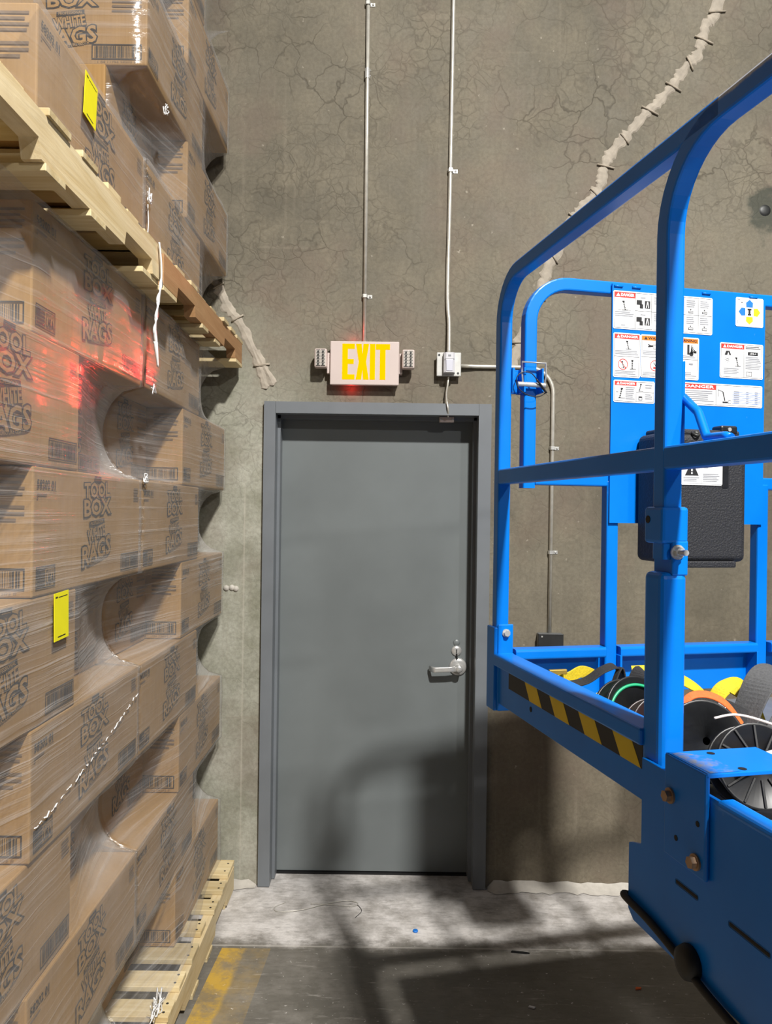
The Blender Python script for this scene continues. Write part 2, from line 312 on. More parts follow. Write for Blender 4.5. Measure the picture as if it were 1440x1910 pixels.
def smooth_path(pts, n=8):
    P = [Vector(p) for p in pts]; out = []
    for i in range(len(P)-1):
        a = P[max(0, i-1)]; b = P[i]; c = P[i+1]; d = P[min(len(P)-1, i+2)]
        for k in range(n):
            t = k/n; out.append(.5*((2*b)+(c-a)*t+(2*a-5*b+4*c-d)*t*t+(3*b-a-3*c+d)*t**3))
    out.append(P[-1]); return out
def tag(o, label=None, cat=None, group=None, kind=None):
    if label: o['label'] = label
    if cat: o['category'] = cat
    if group: o['group'] = group
    if kind: o['kind'] = kind
    return o
def empty(name, loc=(0,0,0), rz=0):
    o = link(name, None, None, loc, (0, 0, rz)); o.empty_display_size = .05; return o

# lettering: built-in font, filled outlines
_tx = {}
def text2d(s, off=0.0):
    k = (s, off)
    if k in _tx: return _tx[k]
    cu = bpy.data.curves.new('t', 'FONT'); cu.body = s; cu.size = 1; cu.resolution_u = 2; cu.offset = off; cu.fill_mode = 'FRONT'
    ob = bpy.data.objects.new('t', cu); COL.objects.link(ob); dg = bpy.context.evaluated_depsgraph_get(); dg.update()
    me = bpy.data.meshes.new_from_object(ob.evaluated_get(dg)); v = [(p.co.x, p.co.y) for p in me.vertices]; f = [tuple(q.vertices) for q in me.polygons]
    bpy.data.objects.remove(ob, do_unlink=True); bpy.data.curves.remove(cu); bpy.data.meshes.remove(me)
    xs = [p[0] for p in v]; ys = [p[1] for p in v]; _tx[k] = (v, f, (min(xs), min(ys), max(xs), max(ys))); return _tx[k]
class Print:
    """flat print laid on one face: fn(u, v, lift) -> xyz"""
    def __init__(s, fn): s.m = MB(); s.m.flat = True; s.fn = fn
    def poly(s, pts, mi=0, lift=0): s.m.add([s.fn(u, v, lift) for u, v in pts], [tuple(range(len(pts)))], mi)
    def rect(s, u0, v0, u1, v1, mi=0, lift=0): s.poly([(u0, v0), (u1, v0), (u1, v1), (u0, v1)], mi, lift)
    def frame(s, u0, v0, u1, v1, w, mi=0, lift=0):
        s.rect(u0, v0, u1, v0+w, mi, lift); s.rect(u0, v1-w, u1, v1, mi, lift); s.rect(u0, v0+w, u0+w, v1-w, mi, lift); s.rect(u1-w, v0+w, u1, v1-w, mi, lift)
    def text(s, t, u0, v0, u1, v1, mi=0, off=0.0, lift=0, rot=0.0, ref=None, shear=0.0):
        v, f, bb = text2d(t, off); rb = text2d(t, ref)[2] if ref is not None else bb
        cu, cv = (u0+u1)/2, (v0+v1)/2; sx = (u1-u0)/(rb[2]-rb[0]); sy = (v1-v0)/(rb[3]-rb[1]); c, n = math.cos(rot), math.sin(rot); out = []
        for x, y in v:
            a = (x-(rb[0]+rb[2])/2)*sx; b = (y-(rb[1]+rb[3])/2)*sy; a += shear*b
            out.append(s.fn(cu+a*c-b*n, cv+a*n+b*c, lift))
        s.m.add(out, f, mi)
    def outlined(s, t, u0, v0, u1, v1, rot=0, ink=0, fill=1, w=.075, lift=0, shear=0):
        s.text(t, u0, v0, u1, v1, ink, w, lift, rot, .012, shear); s.text(t, u0, v0, u1, v1, fill, .026, lift+.0004, rot, .012, shear)
    def lines(s, u0, v0, u1, v1, n, mi=0, lift=0, th=.45):
        h = (v1-v0)/n
        for k in range(n): s.rect(u0, v1-h*k-h*th, u0+(u1-u0)*random.choice((1, .95, .9, .8)), v1-h*k, mi, lift)
    def barcode(s, u0, v0, u1, v1, mi=0, lift=0, seed=1, w=.003):
        rr = random.Random(seed); s.frame(u0, v0, u1, v1, w, mi, lift); u = u0+3*w
        while u < u1-3.2*w:
            b = rr.choice((.0012, .0018, .0028, .004)); s.rect(u, v0+2*w, min(u+b, u1-2*w), v1-2*w, mi, lift); u += b+rr.choice((.0012, .0018, .003))
    def disc(s, u, v, r, mi=0, lift=0, n=16): s.poly([(u+r*math.cos(2*PI*k/n), v+r*math.sin(2*PI*k/n)) for k in range(n)], mi, lift)
    def ring(s, u, v, r, w, mi=0, lift=0, n=20):
        for k in range(n):
            a, b = 2*PI*k/n, 2*PI*(k+1)/n
            s.poly([(u+r*math.cos(a), v+r*math.sin(a)), (u+r*math.cos(b), v+r*math.sin(b)), (u+(r-w)*math.cos(b), v+(r-w)*math.sin(b)), (u+(r-w)*math.cos(a), v+(r-w)*math.sin(a))], mi, lift)
    def bar(s, p, q, w, mi=0, lift=0):
        d = Vector((q[0]-p[0], q[1]-p[1])); d.normalize(); n = (-d.y*w/2, d.x*w/2)
        s.poly([(p[0]-n[0], p[1]-n[1]), (q[0]-n[0], q[1]-n[1]), (q[0]+n[0], q[1]+n[1]), (p[0]+n[0], p[1]+n[1])], mi, lift)
# ================================================================== SETTING
DX0, DX1, DZ = -.552, .467, 2.177           # outer edge of the door frame
m = MB()
m.box((-5, 0, -.1), (DX0+.02, .25, 9)); m.box((DX1-.02, 0, -.1), (7, .25, 9)); m.box((DX0+.02, 0, DZ-.02), (DX1-.02, .25, 9))
wall = tag(m.build('wall_back', M['wall']), 'cracked grey-brown poured concrete wall behind the door', kind='structure')
fl = tag(MB().box((-5, -11, -.12), (7, .25, 0)).build('floor', M['floor']), 'scuffed concrete floor with a worn yellow lane line', kind='structure')

# repaired crack: lumpy white filler with cross stitches, on the wall
def crack(pts, w0, name):
    rr = random.Random(len(pts)); P = smooth_path([(p[0], 0, p[1]) for p in pts], 6); v = []; f = []; n = len(P)
    for i, p in enumerate(P):
        t = (P[min(n-1, i+1)]-P[max(0, i-1)]).normalized(); q = Vector((-t.z, 0, t.x))
        w = w0*(.82+.12*math.sin(i*.8)+.2*rr.uniform(-1, 1))*(.2 if i in (0, n-1) else 1); wl = w*(1+.3*rr.uniform(-1, 1))
        for k, (o, h) in enumerate(((-1, 0), (-.7, .004), (.05, .006+.002*rr.random()), (.7, .004), (1, 0))):
            v.append(p+q*(o*(w if o > 0 else wl))+Vector((0, -h-.0005, 0)))
    for i in range(n-1):
        for k in range(4): f.append((i*5+k, i*5+k+1, i*5+k+6, i*5+k+5))
    o = MB().add(v, f, 0, False).build(name, M['patch'], wall)
    for i in range(5, n-3, 12):
        p = P[i]; t = (P[i+1]-P[i-1]).normalized(); q = Vector((-t.z, 0, t.x)); l = w0*(1.2+.9*rr.random())
        q = (q+t*rr.uniform(-.5, .5)).normalized()
        if q.x < 0: q = -q
        MB().tube([p-q*l*.7+Vector((0, -.006, 0)), p-q*l*.2+Vector((0, -.0085, 0)), p+q*l*.35+Vector((0, -.008, 0)), p+q*l+Vector((0, -.005, 0))], .0042, 6).build('stitch', M['patchd'], wall)
crack([(-.801,2.875),(-.79,2.80),(-.805,2.75),(-.765,2.681),(-.725,2.597),(-.676,2.537),(-.624,2.441),(-.575,2.321),(-.545,2.235)], .026, 'crack_filler')
crack([(-.60,2.41),(-.555,2.33),(-.515,2.25)], .022, 'crack_filler')
crack([(1.477,4.06),(1.449,3.943),(1.415,3.906),(1.392,3.822),(1.374,3.761),(1.331,3.724),(1.291,3.663),(1.255,3.614),(1.203,3.553),(1.148,3.504),(1.088,3.431),(1.041,3.377),(.988,3.309),(.958,3.248),(.947,3.175),(.916,3.126),(.864,3.065),(.816,3.016),(.781,2.919),(.729,2.834),(.699,2.749),(.664,2.652),(.629,2.554),(.585,2.44),(.55,2.33),(.52,2.23)], .028, 'crack_filler')
MB().lathe([(0, -.002), (.016, -.002), (.022, .0), (.026, .002)], (1.69, -.002, 3.07), (0, 1, 0), 14).build('anchor_hole', M['darkmetal'], wall)
# caulk along the foot of the wall
def caulk(x0, x1, hgt, seed):
    rr = random.Random(seed); v = []; f = []; n = int((x1-x0)/.03); h = hgt
    for i in range(n+1):
        x = x0+(x1-x0)*i/n; h = max(.006, min(.034, h+rr.uniform(-.006, .006))); e = .02 if i in (0, n) else 1
        v += [(x, -.001, h*e+.002), (x, -.012, h*.6*e+.002), (x, -.035-.03*rr.random()*e, .003)]
    for i in range(n):
        for k in range(2): f.append((i*3+k, i*3+k+1, i*3+k+4, i*3+k+3))
    MB().add(v, f, 0, True).build('caulk_bead', M['caulk'], wall)
for k, (px_, pz_) in enumerate(((-.715, 1.335), (-.69, 1.337), (-.672, 1.333))): MB().lathe([(0, .009), (.008, .008), (.013, .003), (.014, 0)], (px_, 0, pz_), (0, -1, 0), 10).build('putty_blob', M['caulk'], wall)
caulk(DX1+.01, 1.9, .03, 5); caulk(-.70, DX0-.01, .03, 9)

# ---------------------------------------------------------------- door
LX0, LX1, LY = -.497, .399, .12
door = tag(empty('door_1', (0, 0, 0)), 'plain grey steel fire door in a grey steel frame', kind='structure')
m = MB()
for (a, b, c) in ((DX0, -.500, -.487), (DX1, .410, .397)):
    s = 1 if a < 0 else -1
    out = [(a, -.025), (b, -.025), (b, .052), (c, .052), (c, LY-.003), (b-.02*s, LY-.003), (b-.02*s, .17), (a, .17)]
    m.prism(out, lambda u, v, k: (u, v, 0.004 if k == 0 else DZ))
out = [(DZ, -.025), (DZ-.052, -.025), (DZ-.052, .052), (DZ-.066, .052), (DZ-.066, LY-.003), (DZ-.03, LY-.003), (DZ-.03, .17), (DZ, .17)]
m.prism(out, lambda u, v, k: (DX0+.051 if k == 0 else DX1-.056, v, u))
m.build('frame', M['frame'], door)
MB().box((LX0, LY, .012), (LX1, LY+.044, DZ-.05), .0015).build('leaf', M['door'], door)
MB().box((LX0-.02, LY-.01, 0), (LX1+.02, LY+.06, .009)).build('threshold', M['hole'], door)
h = MB(); 
h.lathe([(0, .001), (.041, .001), (.041, .006), (.036, .011), (.02, .012), (0, .012)], (.345, LY, .972), (0, -1, 0), 28)
ho = h.build('rose', M['chrome'], door)
lv = MB(); lv.cyl((.345, LY-.01, .972), (.345, LY-.062, .972), .0135, 16)
lv.sweep(fillet([(.345, LY-.055, .972), (.30, LY-.058, .969), (.232, LY-.058, .966), (.214, LY-.02, .966)], .008, 5), rsq(.024, .012, .004), (0, 0, 1))
lv.lathe([(0, .0), (.0165, .0), (.0165, .014), (.012, .018), (0, .018)], (.345, LY-.048, .972), (0, -1, 0), 20); lv.build('lever', M['chrome'], door)
k = MB(); k.lathe([(0, 0), (.024, 0), (.024, .004), (.02, .008), (.009, .010), (0, .010)], (.337, LY, 1.046), (0, -1, 0), 24); cy = k.build('lock_cylinder', M['chrome'], door)
MB().box((.335, LY-.013, 1.036), (.339, LY-.0095, 1.054)).build('keyway', M['hole'], cy)
k = MB(); k.cyl((.337, LY-.012, 1.034), (.339, LY-.014, 1.008), .0035, 6); k.build('key_tag', M['black'], cy)
k = MB(); k.lathe([(0, 0), (.016, 0), (.014, .003), (0, .003)], (.337, LY, 1.083), (0, -1, 0), 18); k.build('blanking_plug', M['door'], door)
# strike-side gap and head contact
c = empty('door_contact', (.27, .03, 2.105)); tag(c, 'small beige door contact on the underside of the frame head', 'sensor')
MB().box((-.033, -.012, -.006), (.033, .012, .018), .002).build('housing', M['sign'], c)
for sx in (-1, 1): MB().cyl((sx*.026, -.013, .006), (sx*.026, -.0115, .006), .004, 8).build('screw', M['steel'], c)

# ---------------------------------------------------------------- conduits
def strap(parent, x, z, horiz=False, s=1):
    m = MB()
    if not horiz:
        m.sweep([(x-.0115, -.001, z), (x-.0115, -.012, z), (x-.007, -.0225, z), (x+.007, -.0225, z), (x+.0115, -.012, z), (x+.0115, -.002, z), (x+.032*s if s > 0 else x+.0115, -.002, z)], rsq(.016, .0016, .0005, 1), (0, 0, 1), smooth=False)
    st = m.build('strap', M['steel'], parent); MB().lathe([(0, .0), (.0055, 0), (.0045, .003), (0, .004)], (x+.023, -.003, z), (0, -1, 0), 10).build('screw', M['steel'], st)
def conduit(path, name, label, straps, R=.1, couplings=()):
    e = empty(name, path[-1]); o = Vector(path[-1]); tag(e, label, 'conduit', None)
    P = fillet(path, R) if R and len(path) > 2 else (smooth_path(path, 6) if len(path) > 2 else [Vector(p) for p in path])
    MB().tube([p-o for p in P], .0089, 10).build('tube', M['emt'], e)
    for x, z in straps: strap(e, x-o.x, z-o.z)
    for ob in e.children:
        if ob.name.startswith('strap'): ob.location = (0, -o.y, 0)
    for x, y, z in couplings:
        c = MB(); c.cyl((x-o.x, y-o.y, z-.022-o.z), (x-o.x, y-o.y, z+.022-o.z), .0118, 12); cp = c.build('coupling', M['steel'], e)
        for dz in (-.012, .012): MB().cyl((x-o.x+.011, y-o.y-.004, z+dz-o.z), (x-o.x+.016, y-o.y-.006, z+dz-o.z), .0035, 6).build('set_screw', M['steel'], cp)
    return e
conduit([(-.112, -.0105, 4.6), (-.107, -.0105, 2.44)], 'conduit', 'steel conduit running straight down the wall to the exit sign', [(-.1115, 3.971), (-.1075, 2.656)], couplings=[(-.1105, -.0105, 3.656)])
conduit([(.275, -.0105, 4.6), (.269, -.0105, 3.226), (.263, -.0105, 2.70), (.271, -.018, 2.54), (.271, -.03, 2.398)], 'conduit', 'steel conduit running down the wall to the motion sensor box', [(.2695, 3.226)], R=0)
conduit([(.325, -.022, 2.347), (.40, -.0105, 2.347), (.744, -.0105, 2.347), (.742, -.0105, 1.145)], 'conduit', 'steel conduit bending down the wall behind the blue lift', [(.7435, 1.985), (.743, 1.517)], R=[.2, .115])
b = empty('junction_box', (.7415, 0, 1.093)); tag(b, 'small dark grey electrical box on the wall behind the blue lift', 'electrical box')
MB().box((-.055, -.042, 0), (.055, -.0005, .062), .003).build('body', M['greybox'], b)
MB().box((-.056, -.046, -.001), (.056, -.0405, .063), .002).build('cover', M['darkmetal'], b)
MB().cyl((-.04, -.0475, .05), (-.04, -.0455, .05), .004, 8).build('screw', M['steel'], b)

# ---------------------------------------------------------------- exit sign
e = empty('exit_sign', (-.104, 0, 2.25)); tag(e, 'lit EXIT sign with two lamp heads mounted above the door', 'exit sign')
MB().box((-.150, -.048, .004), (.150, -.0005, .19), .006, seg=3).build('housing', M['sign'], e)
fp = MB().box((-.153, -.056, .0), (.153, -.047, .194), .004, seg=3).build('face_plate', M['sign'], e)
def letter(polys):
    m = MB()
    for pts in polys: m.prism(pts, lambda u, v, k: (u, -.0572+.002*k, v))
    m.build('letter', M['exit'], fp)
z0, z1 = .024, .182; T = .0245
def R4(a, b, c, d): return [(a, b), (c, b), (c, d), (a, d)]
letter([R4(-.099, z0, -.099+T, z1), R4(-.099+T, z0, -.044, z0+T*.9), R4(-.099+T, .093, -.048, .093+T*.85), R4(-.099+T, z1-T*.9, -.044, z1)])
xc, xm = -.0095, .103
letter([[(-.0385, z0), (-.0385+T*1.0, z0), (xc, xm-.034), (xc+.0285-T*1.0, z0), (xc+.0285, z0), (xc+T*.66, xm), (xc+.0285, z1), (xc+.0285-T*1.0, z1), (xc, xm+.034), (-.0385+T*1.0, z1), (-.0385, z1), (xc-T*.66, xm)]])
letter([R4(.0235, z0, .0235+T*.95, z1)])
letter([R4(.068, z0, .068+T, z1-T), R4(.0495, z1-T, .112, z1)])
for s in (-1, 1):
    a = MB(); a.box((s*.153, -.040, .052), (s*.168, -.012, .145), .003) if s > 0 else a.box((-.168, -.040, .052), (-.153, -.012, .145), .003)
    ar = a.build('lamp_arm', M['sign'], e)
    l = MB(); x0 = .166 if s > 0 else -.221
    l.box((x0, -.078, .072), (x0+.055, -.034, .156), .007, seg=3); lo = l.build('lamp_head', M['sign'], e)
    g = MB(); g.box((x0+.006, -.0795, .079), (x0+.049, -.0775, .149), .001); pn = g.build('lamp_lens', M['led'], lo)
    d = MB()
    for i in range(2):
        for j in range(5): d.cyl((x0+.017+.021*i, -.0815, .087+.0136*j), (x0+.017+.021*i, -.079, .087+.0136*j), .0045, 8)
        for j in range(6): d.box((x0+.008+.021*i, -.0805, .0795+.0136*j), (x0+.026+.021*i, -.079, .0815+.0136*j))
    d.build('led_grid', M['darkmetal'], lo)
def red(name, kind, loc, target, power, ang=.5, blend=.6, r=.004):
    l = bpy.data.lights.new(name, kind); l.energy = power; l.color = (1, .03, .02); l.shadow_soft_size = r
    if kind == 'SPOT': l.spot_size = ang; l.spot_blend = blend
    o = link(name, l, e, loc); o.rotation_euler = (Vector(target)-Vector(loc)).to_track_quat('-Z', 'Y').to_euler()
red('red_glow', 'POINT', (-.06, -.03, -.012), (0, 0, -1), .06)
red('red_glow', 'POINT', (-.05, -.03, .203), (0, 0, 1), .05)
EO = Vector((-.104, 0, 2.25))
for tgt, pw, an in (((-.72, -1.44, 2.10), 26, .22), ((-.72, -1.72, 2.02), 22, .14), ((-.72, -1.62, 2.60), 9, .30), ((-.75, -.84, 1.87), 2.2, .10), ((-.72, -1.78, 1.83), 12, .26)):
    red('red_glow', 'SPOT', (-.158, -.052, .02), Vector(tgt)-EO, pw, an, .5)  # narrow red spots added at the sign to redden the cartons

# ---------------------------------------------------------------- motion sensor on its box
s_ = empty('motion_sensor', (.2715, 0, 2.297)); tag(s_, 'white motion sensor on a square steel box above the door', 'sensor')
MB().box((-.05, -.036, .004), (.05, -.0005, .102), .004).build('back_box', M['emt'], s_)
MB().box((-.0545, -.040, 0), (.0545, -.0355, .106), .003).build('cover_plate', M['steel'], s_)
m = MB(); m.prism([(-.0265, -.0395), (.0265, -.0395), (.0245, -.066), (.015, -.074), (-.015, -.074), (-.0245, -.066)], lambda u, v, k: (u, v, .012 if k == 0 else .100)); sb = m.build('sensor_body', M['white'], s_)
m = MB(); m.prism([(-.0235, -.066), (.0235, -.066), (.014, -.0765), (-.014, -.0765)], lambda u, v, k: (u*(.88 if k == 0 else 1), v, .018 if k == 0 else .066)); m.build('lens', M['lens'], sb)
MB().box((-.006, -.0755, .082), (.006, -.0735, .090), .001).build('indicator', M['labelg'], sb)
MB().box((-.022, -.0745, .0705), (.022, -.0735, .0725)).build('seam', M['labelg'], sb)
for x, z in ((-.044, .094), (.041, .013)): MB().cyl((x, -.0415, z), (x, -.0395, z), .005, 10).build('screw', M['darkmetal'], s_)
tag(MB().tube(smooth_path([(.271, -.03, 2.297), (.268, -.034, 2.262), (.262, -.032, 2.22), (.265, -.03, 2.185), (.271, -.034, 2.15), (.274, -.01, 2.118)], 6), .0042, 8).build('sensor_cable', M['emt']), 'thin cable hanging from the motion sensor to the door contact', 'cable')
# ================================================================== CARTONS
BL, BW, BH = .69, .45, .2722           # carton length, width, height
DF = -CAM_D                            # Y of the camera plane: Y = DF + distance
GAP = .0015
def carton_meshes():
    b = MB().box((-BW/2+GAP, -BL/2+GAP, .001), (BW/2-GAP, BL/2-GAP, BH-.001), .004)
    body = b.mesh('body', [M['kraft']])
    inks = [M['ink'], M['kraft'], M['ink2']]; parts = [('body', body)]
    sf = lambda u, v, l: (BW/2+.0006+l, -BL/2+u, v); ef = lambda u, v, l: (-BW/2+u, -BL/2-.0006-l, v)
    def done(name, p): parts.append((name, p.m.mesh(name, inks)))
    def logo(fn, c, k=1.0):
        p = Print(fn)
        p.outlined('TOOL', c-.085*k, .214, c+.082*k, .250, .05, w=.085); p.outlined('BOX', c-.085*k, .170, c+.088*k, .210, .05, w=.085)
        p.frame(c-.022*k, .251, c+.024*k, .266, .005); done('tool_box_print', p); p = Print(fn)
        p.poly([(c-.052*k, .141), (c+.048*k, .150), (c+.048*k, .1625), (c-.052*k, .1535)], 0); p.text('PROFESSIONAL', c-.045*k, .1475, c+.041*k, .1563, 1, .015, .0004, .09)
        p.outlined('WHITE', c-.062*k, .110, c+.052*k, .140, .17, w=.08); p.outlined('RAGS', c-.095*k, .058, c+.092*k, .106, .15, w=.085, shear=.1)
        p.poly([(c-.055*k, .044), (c+.075*k, .064), (c+.075*k, .073), (c-.055*k, .053)], 0); p.text('WORKS LIKE CLOTH', c-.045*k, .0535, c+.066*k, .0635, 1, .01, .0004, .153)
        done('white_rags_print', p)
    logo(sf, .352); logo(ef, .225, .82)
    p = Print(sf); p.text('58202 01', .014, .226, .104, .245, 0, .02); p.rect(.078, .222, .108, .2232); p.rect(.014, .212, .062, .216, 2); p.rect(.014, .2045, .020, .2085, 2); done('item_code', p)
    p = Print(sf); p.barcode(.528, .018, .674, .064, 0, 0, 3); p.text('1 04 11796 58202 0', .545, .009, .66, .0145, 2, .0); done('barcode', p)
    p = Print(sf); p.lines(.63, .205, .672, .245, 5, 2); done('small_print', p)
    p = Print(sf); p.frame(.014, .017, .107, .064, .003)
    for k in range(5): p.rect(.019, .023+k*.0078, .058, .0268+k*.0078)
    p.rect(.019, .043, .036, .059); p.text('MADE IN', .063, .050, .101, .056, 0, .01); p.text('USA', .062, .024, .102, .046, 0, .03); done('origin_mark', p)
    p = Print(ef); p.barcode(.287, .017, .434, .062, 0, 0, 8); p.text('1 04 11796 58202 0', .305, .008, .418, .0135, 2, .0); done('barcode', p)
    p = Print(ef); p.lines(.345, .205, .432, .252, 4, 2); p.lines(.345, .150, .432, .190, 3, 2); done('small_print', p)
    s = MB(); s.box((-.0015, -BL/2+.006, BH-.0012), (.0015, BL/2-.006, BH-.0006)); parts.append(('flap_seam', s.mesh('flap_seam', [M['ink2']])))
    return parts
CB = carton_meshes()
rj = random.Random(3)
def carton(x, y, z, label, turned=False):
    """x, y: centre of the footprint"""
    e = empty('cardboard_box', (x+rj.uniform(-.004, .003), y+rj.uniform(-.0015, .0015), z), (PI/2 if turned else 0)+rj.uniform(-.006, .006))
    tag(e, label, 'box', 'cartons of rags stacked on pallets')
    for n, me in CB: link(n, me, e)
    return e
XR = -.72; REC = .12
ORD = ['bottom', 'second', 'third', 'fourth', 'fifth', 'sixth', 'seventh', 'top']
# the two loads: distances from the camera plane (near end, far end)
NEAR, FAR = (1.115, 2.262), (2.268, 3.415)
def layer(load, is_a, z, txt):
    d0, d1 = load; xf = XR-BW/2; xr = XR-REC-BL/2
    if load is NEAR:
        if is_a: carton(xf, DF+d1-BL/2, z, f'flush {txt}')
        else:
            carton(xf, DF+d0+BL/2, z, f'flush {txt}'); carton(xr, DF+d1-BW/2, z, f'set-back {txt}', True)
    else:
        if is_a: carton(xf, DF+d0+BL/2, z, f'flush {txt}'); carton(xr, DF+d1-BW/2, z, f'set-back {txt}', True)
        else: carton(xf, DF+d1-BL/2, z, f'flush {txt}'); carton(xr, DF+d0+BW/2-.01, z, f'set-back {txt}', True)
Z0 = .140
for k in range(8):
    for load, w in ((NEAR, 'nearer the camera'), (FAR, 'beside the wall')):
        layer(load, k % 2 == 1, Z0+k*BH, f'kraft rag carton, {ORD[k]} layer of the lower pallet load {w}')
Z1 = Z0+8*BH                                   # underside of the upper pallets
ZU = Z1+.128
layer(NEAR, True, ZU, 'kraft rag carton on the upper pallet nearer the camera')
for k in range(5): layer(FAR, k % 2 == 0, ZU+k*BH, f'kraft rag carton, {ORD[k].replace("top", "")} layer of the upper pallet load beside the wall')

# ---------------------------------------------------------------- pallets
PL, PW = 1.20, 1.016
def stringer_pts(nsh=0.0):
    L = PL/2; h = .089; c = [(-L, 0)]
    for s in (-.343, .343):
        s += nsh; a, b = s-.115, s+.115; c += [(a, 0), (a+.012, .036), (b-.012, .036), (b, 0)]
    return c+[(L, 0), (L, h), (-L, h)]
def pallet(x1, yc, z, label, smat, nsh=0.0, seed=1):
    rr = random.Random(seed); e = empty('wooden_pallet', (x1-PW/2, yc, z)); tag(e, label, 'pallet', 'wooden pallets under the cartons')
    for sx in (PW/2-.019, 0, -PW/2+.019):
        m = MB(); m.prism(stringer_pts(nsh), lambda u, v, k: (sx-.019+.038*k, u, .016+v)); st = m.build('stringer', smat, e)
    tops = [(-.555, .14), (-.40, .09), (-.25, .09), (-.09, .10), (.07, .09), (.23, .09), (.385, .09), (.55, .14)]
    for k, (y, w) in enumerate(tops):
        dx = rr.uniform(-.012, .008); wj = w*rr.uniform(.92, 1.05)
        o = MB().box((-PW/2+dx, y-wj/2, .1055), (PW/2+dx, y+wj/2, .1215), .0015, seg=1).build('deck_board', M['pine_x'], e)
        for ny in (-.25, .25): MB().cyl((PW/2+dx-.02, y+wj*ny, .1212), (PW/2+dx-.02, y+wj*ny, .1222), .0045, 8).build('nail', M['darkmetal'], o)
    for y, w in ((-.53, .14), (-.10, .09), (.12, .09), (.53, .14)):
        dx = rr.uniform(-.01, .006); MB().box((-PW/2+dx, y-w/2, .0), (PW/2+dx, y+w/2, .0155), .0015, seg=1).build('bottom_board', M['pine_x'], e)
    return e
XP = -.648
pallet(XP, DF+3.40-PL/2, 0, 'pine pallet on the floor against the concrete wall', M['pine_y'], 0, 1).scale.z = 1.13
pallet(XP, DF+2.195-PL/2, 0, 'pine pallet on the floor under the cartons nearer the camera', M['pine_y'], 0, 2).scale.z = 1.13
pallet(XP, DF+3.42-PL/2, Z1, 'orange-tinted pallet on top of the cartons beside the wall', M['fir_y'], 0, 3)
pallet(XP, DF+2.19-PL/2, Z1, 'pale splintered pallet on top of the cartons nearer the camera', M['pine_y'], .07, 4)

# ---------------------------------------------------------------- stretch film
def film(load, z0, nl, first_a, label, flare, top_extra=0.0, wrap=.34):
    d0, d1 = load; ny, nz = 64, 16*nl+1; v = []; f = []; gat = []
    G = [0]
    def xo(d, z):
        i = max(0, min(nl-1, int((z-z0)/BH))); a = (i % 2 == 0) == first_a; t = ((z-z0)/BH-i)*2-1
        e = max(0, 1-abs(t)**2.2)**.5
        if load is NEAR: r = (max(0, (d0+.45-d)/.45) if a else max(0, (d-d0-BL)/(d1-d0-BL)))
        else: r = (max(0, (d-d0-BL)/(d1-d0-BL)) if a else max(0, (d0+.45-d)/.45))
        x = XR+.006-(REC-.004)*min(1, r)**.9*e
        if flare: x += .05*max(0, 1-(z-z0)/.42)**2*(.5+.5*math.sin(d*5+1))
        G[0] = min(1, r)*e if (load is NEAR) != a else 0
        return x+.0022*math.sin(d*31+z*17)*math.sin(z*23-d*9)
    cols = [(d0-0.001, -wrap*(1-k/5)) for k in range(5)]+[(d0+(d1-d0)*k/ny, 0) for k in range(ny+1)]+[(d1+.001, -wrap*(k+1)/5) for k in range(5)]
    if load is NEAR: cols = cols[5:]
    for d, dx in cols:
        for j in range(nz):
            z = z0+BH*nl*j/(nz-1); zz = z if j < nz-1 else z+top_extra
            v.append((xo(d, min(z, z0+BH*nl-1e-4))+dx, DF+d, zz)); gat.append(G[0])
    for i in range(len(cols)-1):
        for j in range(nz-1): f.append((i*nz+j, (i+1)*nz+j, (i+1)*nz+j+1, i*nz+j+1))
    m = MB(); m.flat = True; m.add(v, f, 0, True); o = m.build('stretch_film', M['film']); at = o.data.attributes.new('gather', 'FLOAT', 'POINT'); at.data.foreach_set('value', gat); tag(o, label, 'plastic film', 'stretch film around the pallet loads'); return o
film(NEAR, Z0, 8, False, 'clear stretch film around the lower carton load nearer the camera', True)
ff = film(FAR, Z0, 8, False, 'clear stretch film around the lower carton load beside the wall', True)
fu = film(NEAR, ZU, 1, True, 'clear stretch film around the upper cartons nearer the camera', False)
ft = film(FAR, ZU, 5, True, 'clear stretch film around the upper carton load beside the wall', False)
# bunched strands of film, and film highlights built as white strands
def strands(parent, c, n, size, seed, r=.0016):
    rr = random.Random(seed)
    for k in range(n):
        p = [Vector(c)+Vector((rr.uniform(.0, .5), rr.uniform(-1, 1), rr.uniform(-1, 1)))*size*(.4+.6*(q > 0)) for q in range(4)]
        MB().tube(smooth_path(p, 5), r, 5).build('film_strand_glint', M['wfilm'], parent)
strands(fu, (-.708, DF+2.255, 2.60), 5, .022, 1); strands(ft, (-.708, DF+2.40, 2.93), 5, .022, 2)
MB().tube(smooth_path([(-.710, DF+2.262, 2.58), (-.708, DF+2.263, 2.52), (-.710, DF+2.26, 2.47), (-.706, DF+2.28, 2.455)], 6), .0018, 5).build('film_strand_glint', M['wfilm'], fu)
strands(ff, (-.712, DF+2.27, 1.775), 4, .016, 5); strands(ff, (-.70, DF+2.30, 2.04), 3, .02, 6); strands(ff, (-.69, DF+2.36, .17), 9, .05, 7)
rg = random.Random(11)
for k in range(26):  # glint line along the film, its highlight built from white tube segments
    t0 = k/26+rg.uniform(-.01, .01); t1 = t0+rg.uniform(.012, .04); q = []
    for t in (t0, (t0+t1)/2, t1):
        q.append((-.7125, DF+1.585+.66*t, 1.026+.075*t+.055*t*t+rg.uniform(-.004, .004)))
    MB().tube(q, rg.uniform(.0007, .0018), 5).build('film_strand_glint', M['wfilm'], ff)
